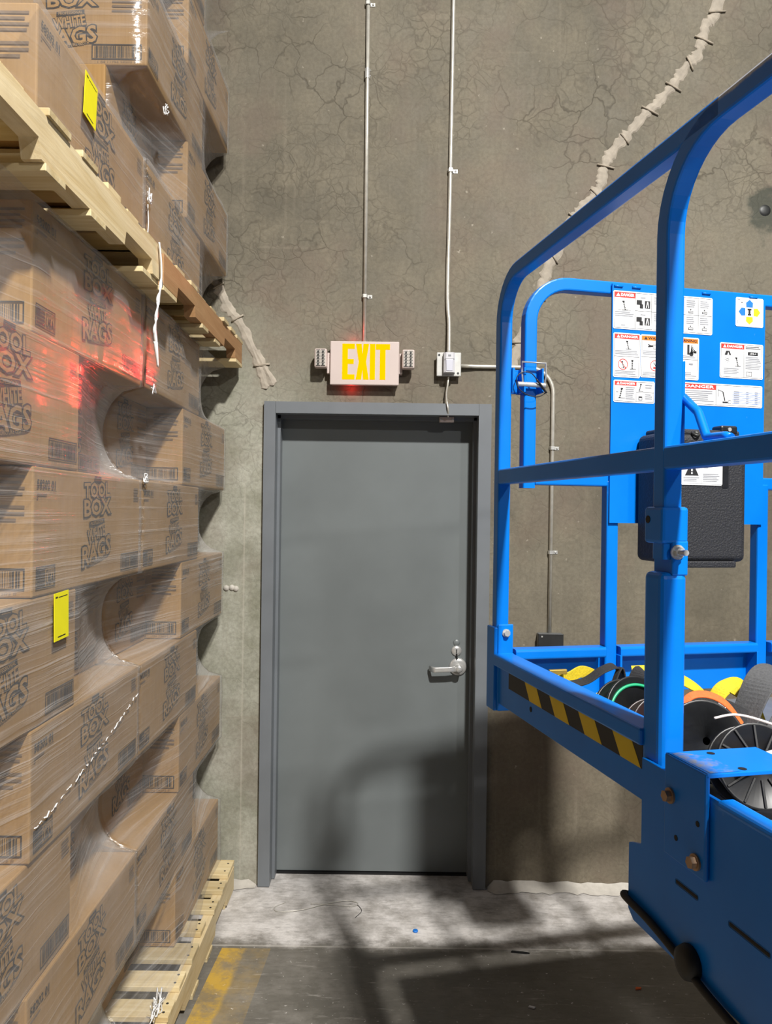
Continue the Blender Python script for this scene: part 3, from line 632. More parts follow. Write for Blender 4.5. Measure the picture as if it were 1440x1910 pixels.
# twisted tail hanging from the upper pallet
v = []; f = []; n = 60
for i in range(n+1):
    t = i/n; z = 2.43-.345*t; a = max(0, t-.3)*24 if t < .75 else .45*24+(t-.75)*3; w = (.003 if t < .3 else .0125) if t < .72 else .0125+.006*math.sin((t-.72)/.28*PI); x = -.642+.004*math.sin(t*6); y = DF+2.15+.012*math.sin(t*7)
    c, s = math.cos(a), math.sin(a); v += [(x-s*w*.35+c*.0015, y-c*w+s*.0, z), (x+.003, y, z), (x+s*w*.35+c*.0015, y+c*w, z), (x-.003, y, z)]
for i in range(n):
    for k in range(4): f.append((i*4+k, i*4+(k+1) % 4, i*4+4+(k+1) % 4, i*4+4+k))
f += [(3, 2, 1, 0), (n*4, n*4+1, n*4+2, n*4+3)]
tag(MB().add(v, f, 0, True).build('twisted_film_tail', M['wfilm']), 'twisted white film tail hanging from the upper pallet', 'plastic film')
# yellow stickers (their square codes are left out)
def sticker(yc, zc, label, tilt):
    e = empty('yellow_sticker', (XR+.0125, yc, zc)); e.rotation_euler = (tilt, 0, 0); tag(e, label, 'sticker')
    MB().box((-.0006, -.037, -.052), (.0006, .037, .052), 0).build('label_sheet', M['yellow'], e)
    p = Print(lambda u, v, l: (.0009+l, u, v)); p.rect(-.031, .041, -.020, .0445, 0); p.rect(-.016, .041, .030, .0428, 0); p.rect(-.020, -.0455, .020, -.043, 0)
    p.m.build('print', M['labelk'], e)
sticker(DF+1.815, 2.645, 'yellow sticker on the film of the upper pallet load', -.10)
sticker(DF+1.69, 1.452, 'yellow sticker on a carton low in the stack', .03)
# ================================================================== BLUE LIFT PLATFORM
YAW = math.radians(12.75)
L = empty('platform_lift', (.430, DF+1.195, 0), YAW)
tag(L, 'bright blue work platform of a lift with railings and warning decals', 'lift')
T = .032; BLU = M['blue']; SQ = rsq(T, T, .004, 2); XRT = 1.032     # far right rail plane
TOP = 2.277; ZC = TOP-T/2
def rail(name, path, R, hint, sec=SQ, mat=None):
    return MB().sweep(fillet(path, R, 10) if R else path, sec, hint, 0, False).build(name, mat or BLU, L)
for x in (T/2, XRT):
    a = rail('guard_rail', [(x, .7245, 1.36), (x, .7245, ZC), (x, -.119, ZC)], .105, (1, 0, 0))
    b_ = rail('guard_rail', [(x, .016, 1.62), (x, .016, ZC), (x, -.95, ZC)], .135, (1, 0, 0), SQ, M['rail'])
    for o in (a, b_):
        for p in o.data.polygons: p.use_smooth = False
    MB().sweep([(x, .710, 1.778), (x, -.95, 1.778)], rsq(T-.001, .037, .004, 2), (1, 0, 0), 0, False).build('mid_rail', BLU, L)
# far corner socket
m = MB(); m.box((-.008, .702, 1.208), (.002, .752, 1.41), .002); m.box((.0, .695, 1.208), (.042, .752, 1.348), .003); m.box((.001, .6985, 1.345), (.040, .7045, 1.418), .002); fs = m.build('corner_socket', BLU, L)
def bolt(parent, p, axis, r=.009, l=.012, mat=None, shank=0):
    p = Vector(p); a = Vector(axis).normalized(); m = MB(); m.cyl(p, p+a*.003, r*1.35, 18); m.cyl(p+a*.003, p+a*l, r, 6)
    if shank: m.cyl(p+a*l, p+a*(l+shank), r*.55, 12)
    m.build('bolt', mat or M['steel'], parent)
bolt(fs, (.021, .6985, 1.397), (0, -1, 0), .0075, .010)
# side toe boards
for x, s in ((0, 1), (XRT+T/2, -1)):
    def bx(a, b, bev): return MB().box((min(x+s*a[0], x+s*b[0]), a[1], a[2]), (max(x+s*a[0], x+s*b[0]), b[1], b[2]), bev)
    tb = bx((.002, .045, 1.228), (.007, .70, 1.33), .001); tb.v += []; t_o = tb.build('toe_board', BLU, L)
    MB().box((min(x-s*.012, x+s*.040), .040, 1.320), (max(x-s*.012, x+s*.040), .698, 1.348), .004).build('toe_flange', BLU, t_o)
    if s > 0:
        y0, y1, za, zb = .05, .625, 1.279, 1.319; n = 9; st = (y1-y0)/n
        tp = MB(); tp.box((-.0002, y0, za), (.0022, y1, zb)); tp = tp.build('hazard_tape', M['tapek'], t_o)
        for k in range(n):
            if k % 2: continue
            ya = y0+k*st+.035; pts = [(ya, zb-.0002), (ya+st, zb-.0002), (ya+st-.030, za+.0002), (ya-.030, za+.0002)]
            if ya+st > y1-.004: continue
            MB().prism(pts, lambda u, v, q: (-.0006+.001*q, u, v)).build('stripe', M['tapey'], tp)
        MB().cyl((.0012, .50, 1.262), (.0045, .50, 1.262), .006, 10).build('drain_hole', M['hole'], t_o)
# back toe board and posts
tb = MB().box((.045, .733, 1.232), (1.0, .738, 1.345), .001).build('toe_board', BLU, L)
for x0, x1 in ((.046, .287), (.327, .724), (.766, .99)):
    MB().sweep([(x0, .715, 1.343), (x1, .715, 1.343)], rsq(.044, .026, .006, 3), (0, 1, 0), 0, False).build('toe_flange', BLU, tb)
for x in (.307, .745): MB().box((x-T/2, .706, 1.20), (x+T/2, .738, 1.775), .004).build('post', BLU, L)
for x in (.327, .722): 
    MB().box((x-.003, .690, 1.21), (x+.003, .735, 1.335), .001).build('gusset', BLU, L)
# entry hoop
hp = rail('gate_hoop', [(.081, .724, 1.752), (.081, .724, ZC+.002), (.965, .724, ZC+.002), (.965, .724, 1.752)], .10, (0, 1, 0))
MB().sweep([(.097, .724, 1.776), (.95, .724, 1.776)], SQ, (0, 1, 0), 0, False).build('gate_cross_rail', BLU, L)
# decal panel
pn = MB(); py0, py1 = .700, .705
pn.prism([(.294, TOP-.006), (.294, 1.668), (.385, 1.668), (.385, 1.86), (.655, 1.86), (.655, 1.668), (.738, 1.668), (.738, TOP-.006)][::-1], lambda u, v, k: (u, py0 if k == 0 else py1, v))
panel = pn.build('decal_panel', BLU, L)
for x in (.31, .36, .46, .56, .70): MB().sweep([(x-.012, py0-.001, TOP-.012), (x+.012, py0-.001, TOP-.012)], circ(.003, 6), (0, 1, 0)).build('weld_bead', BLU, panel)
DM = [M['decal'], M['labelk'], M['red'], M['orange'], M['labelg'], M['pblue'], M['pyel']]
def decal(u0, v1, u1, v0, parent, yf, fn, dz=0.0):
    o = MB().prism([(u0+.003, v0), (u1-.003, v0), (u1, v0+.003), (u1, v1-.003), (u1-.003, v1), (u0+.003, v1), (u0, v1-.003), (u0, v0+.003)], lambda u, v, k: (u, yf-.0012 if k == 0 else yf, v)).build('decal', M['decal'], parent)
    p = Print(lambda u, v, l: (u, yf-.0016-l, v)); fn(p)
    for i, q in enumerate(p.m.v): p.m.v[i] = (q[0], q[1], q[2]+dz)
    p.m.build('decal_print', DM, o); return o
def danger(p, u0, u1, v1, h, word='DANGER', mi=2, tm=0):
    p.rect(u0, v1-h, u1, v1, mi); w = u1-u0; a = u0+w*.08
    p.poly([(a, v1-h*.82), (a+h*.85, v1-h*.82), (a+h*.425, v1-h*.15)], tm, .0003); p.text(word, a+h, v1-h*.78, u1-w*.05, v1-h*.2, tm, .03, .0003)
def tipped(p, u, v, s, lean=.25):     # little leaning mast lift
    p.bar((u+s*.5*lean, v), (u-s*.5*lean, v+s), s*.16, 1); p.bar((u-s*.3, v), (u+s*.5, v), s*.06, 1); p.rect(u-s*.5*lean-s*.14, v+s*.9, u-s*.5*lean+s*.14, v+s*1.05, 1)
    for k in range(4): p.bar((u+s*lean*(.4-.25*k)-s*.1, v+s*(.12+.2*k)), (u+s*lean*(.4-.25*k)+s*.12, v+s*(.17+.2*k)), s*.04, 0, .0003)
def f1(p):
    u0, u1, v0, v1 = .299, .576, 2.161, 2.251; p.frame(u0, v0, u1, v1, .0007, 1); cols = [.357, .403, .45, .495, .537]
    for c in cols: p.rect(c, v0, c+.0008, v1, 1)
    p.rect(.357, 2.206, u1, 2.2068, 1); danger(p, u0, .357, v1, .0135)
    tipped(p, .327, 2.206, .022); p.rect(.31, 2.2055, .345, 2.2062, 1); p.lines(.301, 2.188, .353, 2.202, 3, 4); p.rect(.318, 2.167, .33, 2.169, 4)
    for vv in (2.214, 2.171):
        p.rect(.361, vv+.008, .376, vv+.02, 1); p.rect(.370, vv-.001, .379, vv+.010, 1); p.rect(.384, vv, .399, vv+.019, 1)
        p.bar((.388, vv+.001), (.391, vv+.017), .002, 0, .0003); p.bar((.395, vv+.001), (.392, vv+.017), .002, 0, .0003); p.rect(.372, vv+.025, .386, vv+.0275, 4)
        for c in (.41, .46, .503, .543):
            p.lines(c, vv+.010, c+.026, vv+.030, 4, 4); p.rect(c+.006, vv-.003, c+.02, vv+.003, 1); p.rect(c+.0075, vv-.0015, c+.0185, vv+.0015, 0, .0003)
            p.poly([(c+.010, vv+.008), (c+.015, vv+.008), (c+.0125, vv+.0035)], 1)
decal(.296, 2.254, .579, 2.158, panel, py0, f1)
def f2(p):
    u0, u1, v0, v1 = .301, .370, 2.039, 2.145; p.frame(u0, v0, u1, v1, .0007, 1); danger(p, u0, u1, v1, .0115)
    tipped(p, .338, 2.108, .020); p.lines(.303, 2.092, .367, 2.104, 3, 4); p.rect(u0, 2.0885, u1, 2.0893, 1)
    p.ring(.325, 2.069, .014, .0018, 2); p.bar((.316, 2.079), (.334, 2.059), .0018, 2); tipped(p, .325, 2.060, .016); tipped(p, .351, 2.058, .022, 0); p.lines(.303, 2.042, .367, 2.053, 3, 4)
decal(.298, 2.148, .373, 2.036, panel, py0, f2)
def f3(p):
    u0, u1, v0, v1 = .377, .538, 2.042, 2.145; p.frame(u0, v0, u1, v1, .0007, 1); p.rect(.455, v0, .4558, v1, 1); danger(p, u0, .455, v1, .0115, 'WARNING', 3, 1); danger(p, .4558, u1, v1, .0115, 'WARNING', 3, 1)
    p.bar((.395, 2.118), (.409, 2.120), .004, 1); p.bar((.395, 2.124), (.407, 2.118), .002, 1); p.frame(.41, 2.112, .424, 2.124, .001, 1); p.lines(.380, 2.096, .45, 2.107, 3, 4); p.rect(u0, 2.091, u1, 2.0918, 1)
    p.ring(.415, 2.070, .014, .0018, 2); p.rect(.41, 2.062, .424, 2.067, 2); p.bar((.411, 2.078), (.418, 2.068), .0015, 1); p.lines(.380, 2.044, .45, 2.053, 3, 4)
    p.rect(.507, 2.104, .513, 2.130, 1)
    for a in range(5): p.bar((.517, 2.106), (.520+.003*a, 2.129-.004*a), .0022, 1)
    p.disc(.519, 2.106, .006, 1); p.rect(.526, 2.108, .534, 2.114, 1); p.lines(.46, 2.094, .534, 2.101, 2, 4); p.rect(.512, 2.077, .524, 2.082, 4); p.lines(.46, 2.046, .534, 2.058, 3, 4)
decal(.374, 2.148, .541, 2.039, panel, py0, f3)
def f4(p):
    u0, u1, v0, v1 = .303, .412, 1.976, 2.026; p.frame(u0, v0, u1, v1, .0007, 1); p.rect(.363, v0, .3638, v1, 1); danger(p, u0, .363, v1, .010)
    tipped(p, .320, 1.984, .024, -.25); p.bar((.307, 1.999), (.313, 1.999), .002, 4); p.lines(.333, 1.979, .359, 2.012, 7, 4); p.rect(.363, 2.0, u1, 2.0008, 1)
    tipped(p, .374, 2.003, .018, -.25); p.lines(.388, 2.008, .408, 2.020, 2, 4); p.rect(.370, 1.980, .380, 1.990, 1); p.rect(.3715, 1.9815, .3785, 1.986, 0, .0003); p.lines(.388, 1.981, .408, 1.996, 3, 4)
decal(.300, 2.029, .415, 1.973, panel, py0, f4)
def f5(p):
    u0, u1, v0, v1 = .606, .729, 2.053, 2.139; p.frame(u0, v0, u1, v1, .0007, 1); p.rect(.674, v0, .6748, v1, 1); danger(p, u0, .674, v1, .012)
    p.poly([(.616, 2.110), (.636, 2.110), (.631, 2.121), (.621, 2.121)], 1); p.poly([(.624, 2.110), (.630, 2.110), (.627, 2.118)], 0, .0003)
    p.ring(.625, 2.098, .004, .0012, 1, 0, 10)
    for k in range(8): a = k*PI/4; p.bar((.625+.006*math.cos(a), 2.098+.006*math.sin(a)), (.625+.008*math.cos(a), 2.098+.008*math.sin(a)), .0009, 1)
    tipped(p, .654, 2.082, .022); p.lines(.614, 2.059, .664, 2.076, 4, 4); p.lines(.679, 2.127, .724, 2.135, 2, 1); p.rect(.686, 2.112, .716, 2.121, 1); p.text('-DL+', .691, 2.1145, .711, 2.1185, 0, .02, .0003)
    p.lines(.679, 2.074, .726, 2.108, 8, 4); p.frame(.682, 2.057, .698, 2.069, .001, 1); p.rect(.6895, 2.057, .6905, 2.069, 1)
decal(.603, 2.142, .732, 2.050, panel, py0, f5)
def f6(p):
    u0, u1, v0, v1 = .480, .728, 1.978, 2.030; p.frame(u0, v0, u1, v1, .0007, 1); p.rect(.592, v0, .5928, v1, 1); danger(p, u0, .592, v1, .013)
    p.ring(.488, 2.006, .006, .0012, 1, 0, 12); p.bar((.482, 1.988), (.492, 1.988), .003, 1); p.lines(.503, 1.983, .586, 2.013, 6, 4)
    p.bar((.598, 2.018), (.613, 2.013), .0015, 1); p.bar((.598, 2.018), (.599, 2.0), .001, 1); p.bar((.613, 2.013), (.619, 1.99), .003, 1); p.rect(.612, 1.984, .628, 1.988, 1); p.frame(.629, 1.983, .637, 1.991, .0008, 1)
    for k in range(7): p.rect(.641, 1.984+.0048*k, .726, 1.9846+.0048*k, 5); p.rect(.645, 1.9855+.0048*k, .662, 1.9872+.0048*k, 4); p.rect(.682, 1.9855+.0048*k, .69, 1.9872+.0048*k, 4); p.rect(.708, 1.9855+.0048*k, .717, 1.9872+.0048*k, 4)
decal(.478, 2.033, .731, 1.975, panel, py0, f6)
def f7(p):
    cu, cv = .689, 2.226
    for du, dv, a, mi in ((0, .022, 0, 5), (-.022, 0, 90, 5), (0, -.022, 180, 6), (.022, 0, 270, 6)):
        c, s = math.cos(math.radians(a)), math.sin(math.radians(a)); pts = [(-.0095, -.0095), (.0095, -.0095), (.0105, .002), (0, .0105), (-.0105, .002)]
        p.poly([(cu+du+x*c-y*s, cv+dv+x*s+y*c) for x, y in pts], mi)
    p.rect(cu-.005, cv-.009, cu+.005, cv-.005, 1); p.rect(cu-.003, cv-.005, cu+.003, cv+.006, 1); p.rect(cu-.006, cv+.005, cu+.006, cv+.009, 1); p.rect(.652, 2.194, .6535, 2.204, 4); p.rect(.664, 2.249, .668, 2.251, 1); p.rect(.652, 2.257, .66, 2.2585, 4)
decal(.648, 2.263, .731, 2.187, panel, py0, f7)
# manual box
mb = MB(); mb.box((.366, .604, 1.575), (.617, .699, 1.890), .016, seg=4); box = mb.build('manual_box', M['blackbox'], L)
MB().box((.385, .612, 1.886), (.60, .692, 1.902), .006, seg=3).build('lid', M['blackbox'], box)
MB().box((.44, .6, 1.562), (.585, .66, 1.578), .003).build('foot_lip', M['blackbox'], box)
MB().lathe([(.005, 0), (.010, 0), (.011, .006), (.007, .008), (.005, .002)], (.47, .606, 1.886), (0, -.6, .8), 14).build('drain_ring', M['darkmetal'], box)
lt = MB().box((.545, .610, 1.892), (.592, .650, 1.914), .005).build('latch', M['black'], box); MB().cyl((.568, .608, 1.904), (.568, .612, 1.904), .005, 10).build('latch_pin', M['steel'], lt)
MB().box((.545, .6025, 1.758), (.562, .6045, 1.83), .001).build('label_recess', M['black'], box)
def f8(p):
    u0, u1, v0, v1 = .432, .542, 1.737, 1.800; p.frame(u0, v0, u1, v1, .0006, 4); p.rect(.486, v0, .4866, v1, 4)
    p.poly([(.440, 1.757), (.478, 1.757), (.459, 1.794)], 1); p.rect(.457, 1.768, .461, 1.785, 0, .0003); p.disc(.459, 1.763, .0024, 0, .0003, 10); p.lines(.436, 1.741, .482, 1.753, 3, 4); p.lines(.490, 1.741, .538, 1.762, 5, 4); p.rect(.492, 1.776, .504, 1.790, 4)
decal(.430, 1.833, .544, 1.764, box, .6035, f8, .03)
# pinned bracket between corner post and gate hoop
br = MB(); br.box((.030, .700, 1.985), (.036, .742, 2.045), .001); br.box((.056, .736, 1.985), (.1075, .742, 2.045), .001); br.box((.034, .728, 1.985), (.064, .733, 2.045), .001); br.box((.056, .690, 1.985), (.0605, .735, 2.045), .001); br.box((.103, .690, 1.985), (.1075, .742, 2.045), .001)
bk = br.build('pin_bracket', BLU, L)
MB().cyl((.040, .6935, 2.004), (.112, .6935, 2.004), .0062, 12).build('lock_pin', M['chrome'], bk)
MB().tube([(.054, .692, 2.004), (.050, .690, 2.035), (.050, .690, 2.058), (.112, .690, 2.058), (.113, .690, 2.030), (.111, .692, 2.004)], .0021, 6).build('pin_bail', M['chrome'], bk)
MB().tube(smooth_path([(.111, .688, 1.985), (.090, .684, 1.974), (.060, .684, 1.978), (.038, .686, 1.995), (.035, .686, 2.018), (.050, .686, 2.032), (.075, .684, 2.028), (.10, .684, 1.995), (.112, .684, 1.984)], 6), .0014, 6).build('lanyard', M['black'], bk)
MB().tube(smooth_path([(.085, .683, 2.016), (.10, .683, 1.999), (.112, .683, 1.984)], 4), .0024, 6).build('lanyard_sleeve', M['black'], bk)
# near post sleeve
for x in (0, XRT-T/2):
    m = MB(); m.box((x-.006, -.006, 1.285), (x+.040, .046, 1.600), .010, seg=3); sl = m.build('post_sleeve', BLU, L)
    m = MB(); m.box((x-.006, -.006, 1.645), (x+.040, .046, 1.702), .005); m.box((x+.012, -.006, 1.595), (x+.040, .046, 1.650), .003); m.build('sleeve_collar', BLU, sl)
    MB().cyl((x-.0068, .034, 1.682), (x-.004, .034, 1.682), .0062, 12).build('pin_hole', M['hole'], sl)
    bolt(sl, (x+.020, -.006, 1.632), (0, -1, 0), .0085, .010, None, .014)
# bent latch rod by the near post
MB().tube(fillet([(.037, .010, 1.875), (.037, -.030, 1.846), (.030, -.062, 1.804), (.018, -.120, 1.801), (.018, -.132, 1.797)], .012, 5), .0068, 10).build('latch_rod', BLU, L)
MB().box((.031, .002, 1.797), (.036, .028, 1.93), .001).build('rod_plate', BLU, L)
# side plates of the platform base
for x, s in ((0, 1), (XRT+T/2, -1)):
    pts = fillet([(.030, 1.305), (.030, 1.168), (.066, 1.157), (.066, 1.050), (.05, 1.038), (-.95, 1.038), (-.95, 1.305)], 0.004, 3)
    pts = [(p.x, p.y) for p in [Vector(q) for q in [(v[0], v[1]) for v in pts]]]
    sp = MB().prism(pts, lambda u, v, k: (x-s*.013 if k == 0 else x-s*.007, u, v)).build('side_plate', BLU, L)
    if s < 0: continue
    m = MB(); m.box((-.021, -.142, 1.188), (-.0135, -.043, 1.336), .003); m.box((-.019, -.142, 1.330), (.135, -.043, 1.336), .001); cb = m.build('cap_bracket', BLU, L)
    m = MB(); m.flat = True; m.add([(-.012, -.139, 1.3364), (.035, -.139, 1.3364), (.03, -.07, 1.3364), (.0, -.048, 1.3364), (-.014, -.050, 1.3364)], [(0, 1, 2, 3, 4)]); m.build('scuffed_patch', M['worn_blue'], cb)
    for y in (-.06, -.13): MB().cyl((.045, y, 1.3355), (.045, y, 1.3366), .006, 12).build('bolt_hole', M['hole'], cb)
    bolt(cb, (-.021, -.060, 1.278), (-1, 0, 0), .0085, .011, M['copper']); bolt(cb, (-.021, -.122, 1.208), (-1, 0, 0), .0085, .011, M['copper'])
    for y, z in ((-.125, 1.262), (-.075, 1.222)): MB().cyl((-.0216, y, z), (-.020, y, z), .0042, 10).build('bolt_hole', M['hole'], cb)
    for y0, y1 in ((-.063, -.117), (-.182, -.26), (-.33, -.40)): MB().box((-.0136, y1, 1.150), (-.011, y0, 1.158), .0025).build('slot', M['hole'], sp)
    MB().sweep([(-.001, -.16, 1.300), (-.001, -.95, 1.300)], rsq(.028, .014, .006, 3), (1, 0, 0), 0, False).build('edge_roll', BLU, sp)
    MB().tube(smooth_path([(.004, .074, 1.062), (-.016, .074, 1.069), (-.020, .055, 1.069), (-.0195, -.003, 1.066), (-.0195, -.085, 1.054), (-.021, -.16, 1.040), (-.0195, -.30, 1.028), (-.020, -.6, 1.03), (-.015, -.93, 1.06)], 8), .0058, 10).build('cable', M['rubber'], L)
    m = MB(); m.lathe([(0, 0), (.024, 0), (.025, .004), (.022, .014), (.012, .017), (0, .017)], (-.013, -.104, 1.058), (-1, 0, 0), 22); m.build('cable_grommet', M['rubber'], L)
# deck, bearers and the mast and base that carry it (outside the frame)
MB().box((.055, -.94, 1.195), (XRT-.04, .730, 1.203)).build('deck_plate', M['greybox'], L)
for y in (-.85, -.55, -.25): MB().box((.0, y-.02, 1.08), (XRT+.012, y+.02, 1.232), .002).build('bearer', BLU, L)
MB().box((.40, -.42, 1.06), (1.30, -.30, 1.225), .003).build('support_arm', BLU, L)
MB().box((1.16, -.46, .22), (1.36, -.20, 2.1), .006).build('mast', BLU, L)
MB().box((.98, -.75, .12), (1.62, .60, .30), .02).build('chassis', BLU, L)
for x in (1.03, 1.57):
    for y in (-.6, .45):
        w = MB(); w.lathe([(0, -.03), (.10, -.03), (.12, -.022), (.12, .022), (.10, .03), (0, .03)], (x, y, .12), (1, 0, 0), 26); w.build('wheel', M['rubber'], L)

# ================================================================== GEAR ON THE DECK
LM = Matrix.Translation((.430, DF+1.195, 0)) @ Matrix.Rotation(YAW, 4, 'Z')
def reel(x, y, z, R, tilt, turn, label, wire, fm='black', width=.05, spokes=0):
    """wire reel; axis starts vertical, tipped toward the camera by tilt"""
    e = empty('wire_reel', LM @ Vector((x, y, z))); e.rotation_euler = (tilt, 0, turn+YAW); tag(e, label, 'reel', 'wire reels on the lift deck')
    for s in (-1, 1):
        z0 = s*width/2; fl_ = MB(); fl_.lathe([(.007, z0-.002), (R-.004, z0-.002), (R-.001, z0-.004), (R, z0), (R-.001, z0+.004), (R-.004, z0+.002), (.007, z0+.002), (.007, z0-.002)], (0, 0, 0), (0, 0, 1), 40); fo = fl_.build('flange', M[fm], e)
        if spokes and s > 0:
            for k in range(spokes):
                a = 2*PI*k/spokes; c, n = math.cos(a), math.sin(a)
                MB().sweep([(c*.022, n*.022, z0+.0035), (c*(R-.004), n*(R-.004), z0+.0035)], rsq(.003, .004, .0006, 1), (0, 0, 1), 0, False).build('rib', M[fm], fo)
            MB().box((-.030, -.006, z0+.002), (.002, .022, z0+.0035)).build('red_label', M['redp'], fo)
    MB().lathe([(.007, -width/2), (.026, -width/2), (.026, width/2), (.007, width/2)], (0, 0, 0), (0, 0, 1), 24).build('hub', M[fm], e)
    P = []; 
    for k in range(140):
        a = k*.52; P.append(((R*.72+.003*math.sin(k*.9))*math.cos(a), (R*.72+.003*math.cos(k*.7))*math.sin(a), (width/2-.006)*math.sin(k*.11)))
    MB().tube(P, .0042, 6).build('wire', M[wire], e)
    return e
reel(.149, .335, 1.286, .075, 1.22, .10, 'black wire reel with a green wire round its rim, by the toe board', 'green', width=.045)
reel(.155, .248, 1.276, .066, 1.22, -.10, 'dark brown wire reel leaning behind the near post', 'teal', 'brownp', .045)
reel(.182, .160, 1.281, .072, 1.22, -.20, 'plain black wire reel with an open centre beside the near post', 'wwire', 'black', .05)
reel(.192, .034, 1.277, .068, 1.20, -.25, 'ribbed black wire reel with a red label, nearest the corner bracket', 'wwire', 'black', .045, 12)
def loc(*p): return LM @ Vector(p)
def lpath(pts, n=8): return smooth_path([loc(*p) for p in pts], n)
tag(MB().tube(lpath([(.149+.066*math.cos(a*PI/10), .302+.030*math.sin(a*PI/10)*.9, 1.282+.066*math.sin(a*PI/10)) for a in range(-1, 12)]), .0032, 8).build('green_wire', M['green']), 'green wire curving over the reel by the toe board', 'wire')
tag(MB().tube(lpath([(.215, -.010, 1.255), (.213, -.008, 1.285), (.222, .0, 1.318), (.245, .012, 1.345), (.28, .03, 1.358), (.33, .05, 1.34), (.36, .07, 1.27), (.37, .08, 1.206)]), .0045, 8).build('green_wire', M['green']), 'green wire looping over the ribbed reel', 'wire')
tag(MB().tube(lpath([(.155, .085, 1.345), (.19, .075, 1.352), (.235, .06, 1.342), (.275, .04, 1.325), (.31, .02, 1.30)]), .0022, 8).build('white_wire', M['wwire']), 'white wire lying across the top of the ribbed reel', 'wire')
tag(MB().tube(lpath([(.145, -.006, 1.300), (.165, -.004, 1.302), (.190, -.002, 1.308), (.205, .0, 1.310)]), .0055, 8).build('white_wire', M['wwire']), 'short white cable end in front of the red label', 'wire')
def ribbon(name, mat, pts, w, parent=None, hint=(0, 1, 0), n=8, th=.0035):
    return MB().sweep([LM @ Vector(p) for p in smooth_path(pts, n)], rsq(w, th, .001, 1), (LM.to_3x3() @ Vector(hint)), 0, False).build(name, M[mat], parent)
def harness(label):
    e = empty('safety_harness', (0, 0, 0)); tag(e, label, 'harness'); return e
h1 = harness('yellow and black safety harness behind the green wire reel')
ribbon('strap', 'weby', [(.09, .60, 1.295), (.13, .59, 1.305), (.17, .60, 1.318), (.20, .60, 1.31)], .028, h1, (0, 0, 1))
ribbon('strap', 'webk', [(.05, .58, 1.24), (.10, .585, 1.285), (.16, .56, 1.305), (.20, .55, 1.332), (.24, .56, 1.335), (.26, .57, 1.29), (.27, .56, 1.22)], .030, h1, (0, 1, .2))
ribbon('strap', 'webk', [(.195, .53, 1.21), (.215, .54, 1.28), (.245, .55, 1.335), (.255, .54, 1.29), (.285, .53, 1.22)], .018, h1, (0, 1, 0))
ribbon('strap', 'weby', [(.245, .50, 1.335), (.29, .48, 1.338), (.34, .46, 1.325), (.39, .44, 1.29), (.43, .43, 1.23)], .036, h1, (0, .8, .6))
ribbon('strap', 'weby', [(.13, .52, 1.205), (.17, .53, 1.27), (.20, .53, 1.27), (.235, .52, 1.205)], .030, h1, (0, 1, .1))
b1 = MB(); b1.box((-.022, -.004, -.006), (.022, .004, .006), .002); b1.build('buckle', M['brass'], h1, loc(.10, .575, 1.325), (0, 0, YAW))
tag(MB().box((-.05, -.02, 0), (.05, .02, .022), .006, mat=Matrix.Rotation(.15, 4, 'Z')).build('folded_rag', M['decal'], None, loc(.20, .455, 1.20)), 'white folded rag on the deck beside the green wire reel', 'rag')
h2 = harness('black and yellow safety harness heaped on the right of the deck')
ribbon('strap', 'webg', [(0.260, .20, 1.205), (0.300, .20, 1.30), (0.340, .21, 1.365), (0.390, .23, 1.385), (0.440, .24, 1.36), (0.480, .25, 1.28), (0.500, .25, 1.21)], .062, h2, (0, .9, .35))
ribbon('strap', 'webg', [(0.280, .10, 1.205), (0.310, .11, 1.28), (0.360, .13, 1.325), (0.420, .15, 1.335), (0.500, .16, 1.30), (0.560, .16, 1.21)], .070, h2, (0, .8, .6))
ribbon('strap', 'weby', [(0.340, .27, 1.33), (0.400, .27, 1.36), (0.460, .27, 1.365), (0.520, .27, 1.33), (0.580, .27, 1.21)], .040, h2, (0, .9, .3))
ribbon('strap', 'weby', [(0.310, .33, 1.21), (0.330, .33, 1.30), (0.370, .34, 1.335), (0.430, .35, 1.325), (0.480, .35, 1.21)], .034, h2, (0, .8, .5))
ribbon('strap', 'webk', [(0.170, .40, 1.205), (0.190, .41, 1.31), (0.220, .42, 1.355), (0.250, .42, 1.325), (0.290, .42, 1.31), (0.340, .42, 1.26), (0.360, .42, 1.205)], .040, h2, (0, .9, .3))
ribbon('strap', 'webk', [(0.200, .28, 1.31), (0.260, .25, 1.325), (0.300, .20, 1.31), (0.340, .14, 1.27), (0.360, .10, 1.21)], .034, h2, (.4, .3, .9))
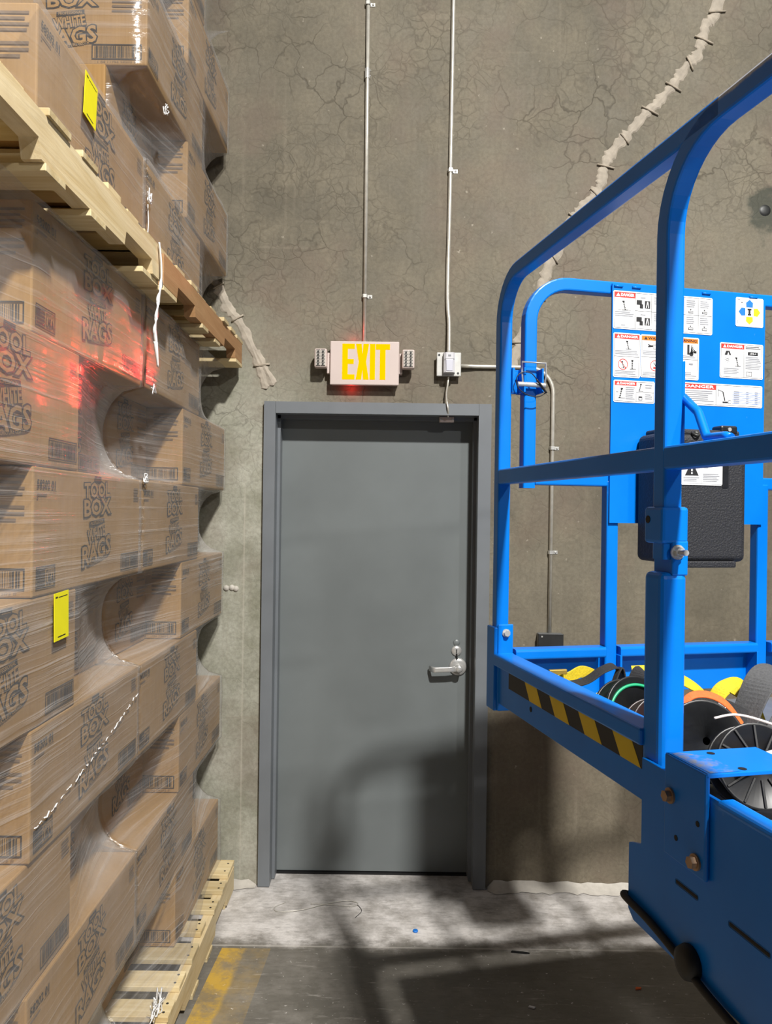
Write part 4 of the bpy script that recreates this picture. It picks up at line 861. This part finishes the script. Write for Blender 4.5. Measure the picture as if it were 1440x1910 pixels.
for p in ((0.275, .222, 1.327), (0.325, .155, 1.295)):
    g = MB(); g.lathe([(.005, 0), (.011, 0), (.011, .003), (.005, .005), (.005, 0)], (0, 0, 0), (0, -.5, .85), 18); g.build('eyelet', M['chrome'], h2, loc(*p))
h3 = harness('orange webbing lanyard behind the plain black reel')
ribbon('strap', 'webo', [(.175, .215, 1.33), (.20, .212, 1.352), (.235, .208, 1.352), (.265, .20, 1.335), (.29, .19, 1.30)], .014, h3, (0, .5, .9))

# ================================================================== FLOOR LITTER
def bit(name, me, mat, loc_, rot, label, cat): tag(me.build(name, mat, None, loc_, rot), label, cat)
bit('bottle_cap', MB().lathe([(0, 0), (.010, 0), (.011, .004), (.009, .007), (.004, .006), (0, .006)], (0, 0, 0), (0, 0, 1), 14), M['pblue'], (.141, -.372, .0005), (0, 0, 0), 'small blue plastic cap on the floor before the door', 'litter')
bit('wood_splinter', MB().prism([(-.035, -.003), (.02, -.004), (.036, 0), (.01, .004), (-.03, .003)], lambda u, v, k: (u, v, .001+.005*k)), M['hole'], (.538, -.514, 0), (0, 0, -.15), 'dark splinter lying on the floor in front of the lift', 'litter')
bit('orange_scrap', MB().prism([(-.012, -.006), (.010, -.004), (.013, .003), (-.006, .006)], lambda u, v, k: (u, v, .001+.004*k)), M['webo'], (.921, -.729, 0), (0, 0, .1), 'tiny orange scrap on the floor under the lift', 'litter')
bit('white_scrap', MB().prism([(-.011, -.004), (.009, -.006), (.013, .002), (-.008, .004)], lambda u, v, k: (u, v, .001+.004*k)), M['white'], (.521, -.841, 0), (0, 0, -.3), 'tiny white scrap on the dark floor', 'litter')
P = smooth_path([(-.41, -.16, .003), (-.45, -.20, .003), (-.43, -.235, .003), (-.33, -.22, .004), (-.24, -.175, .006), (-.15, -.14, .004), (-.10, -.155, .003), (-.12, -.185, .004), (-.22, -.18, .008), (-.30, -.17, .004)], 8)
tag(MB().tube(P, .0014, 5).build('wire_offcut', M['emt']), 'thin loop of wire on the floor before the door', 'wire')
P = smooth_path([(-.10, -.17, .003), (-.08, -.22, .003), (-.105, -.275, .003)], 8)
tag(MB().tube(P, .0012, 5).build('wire_offcut', M['darkmetal']), 'short curved wire on the floor right of the wire loop', 'wire')
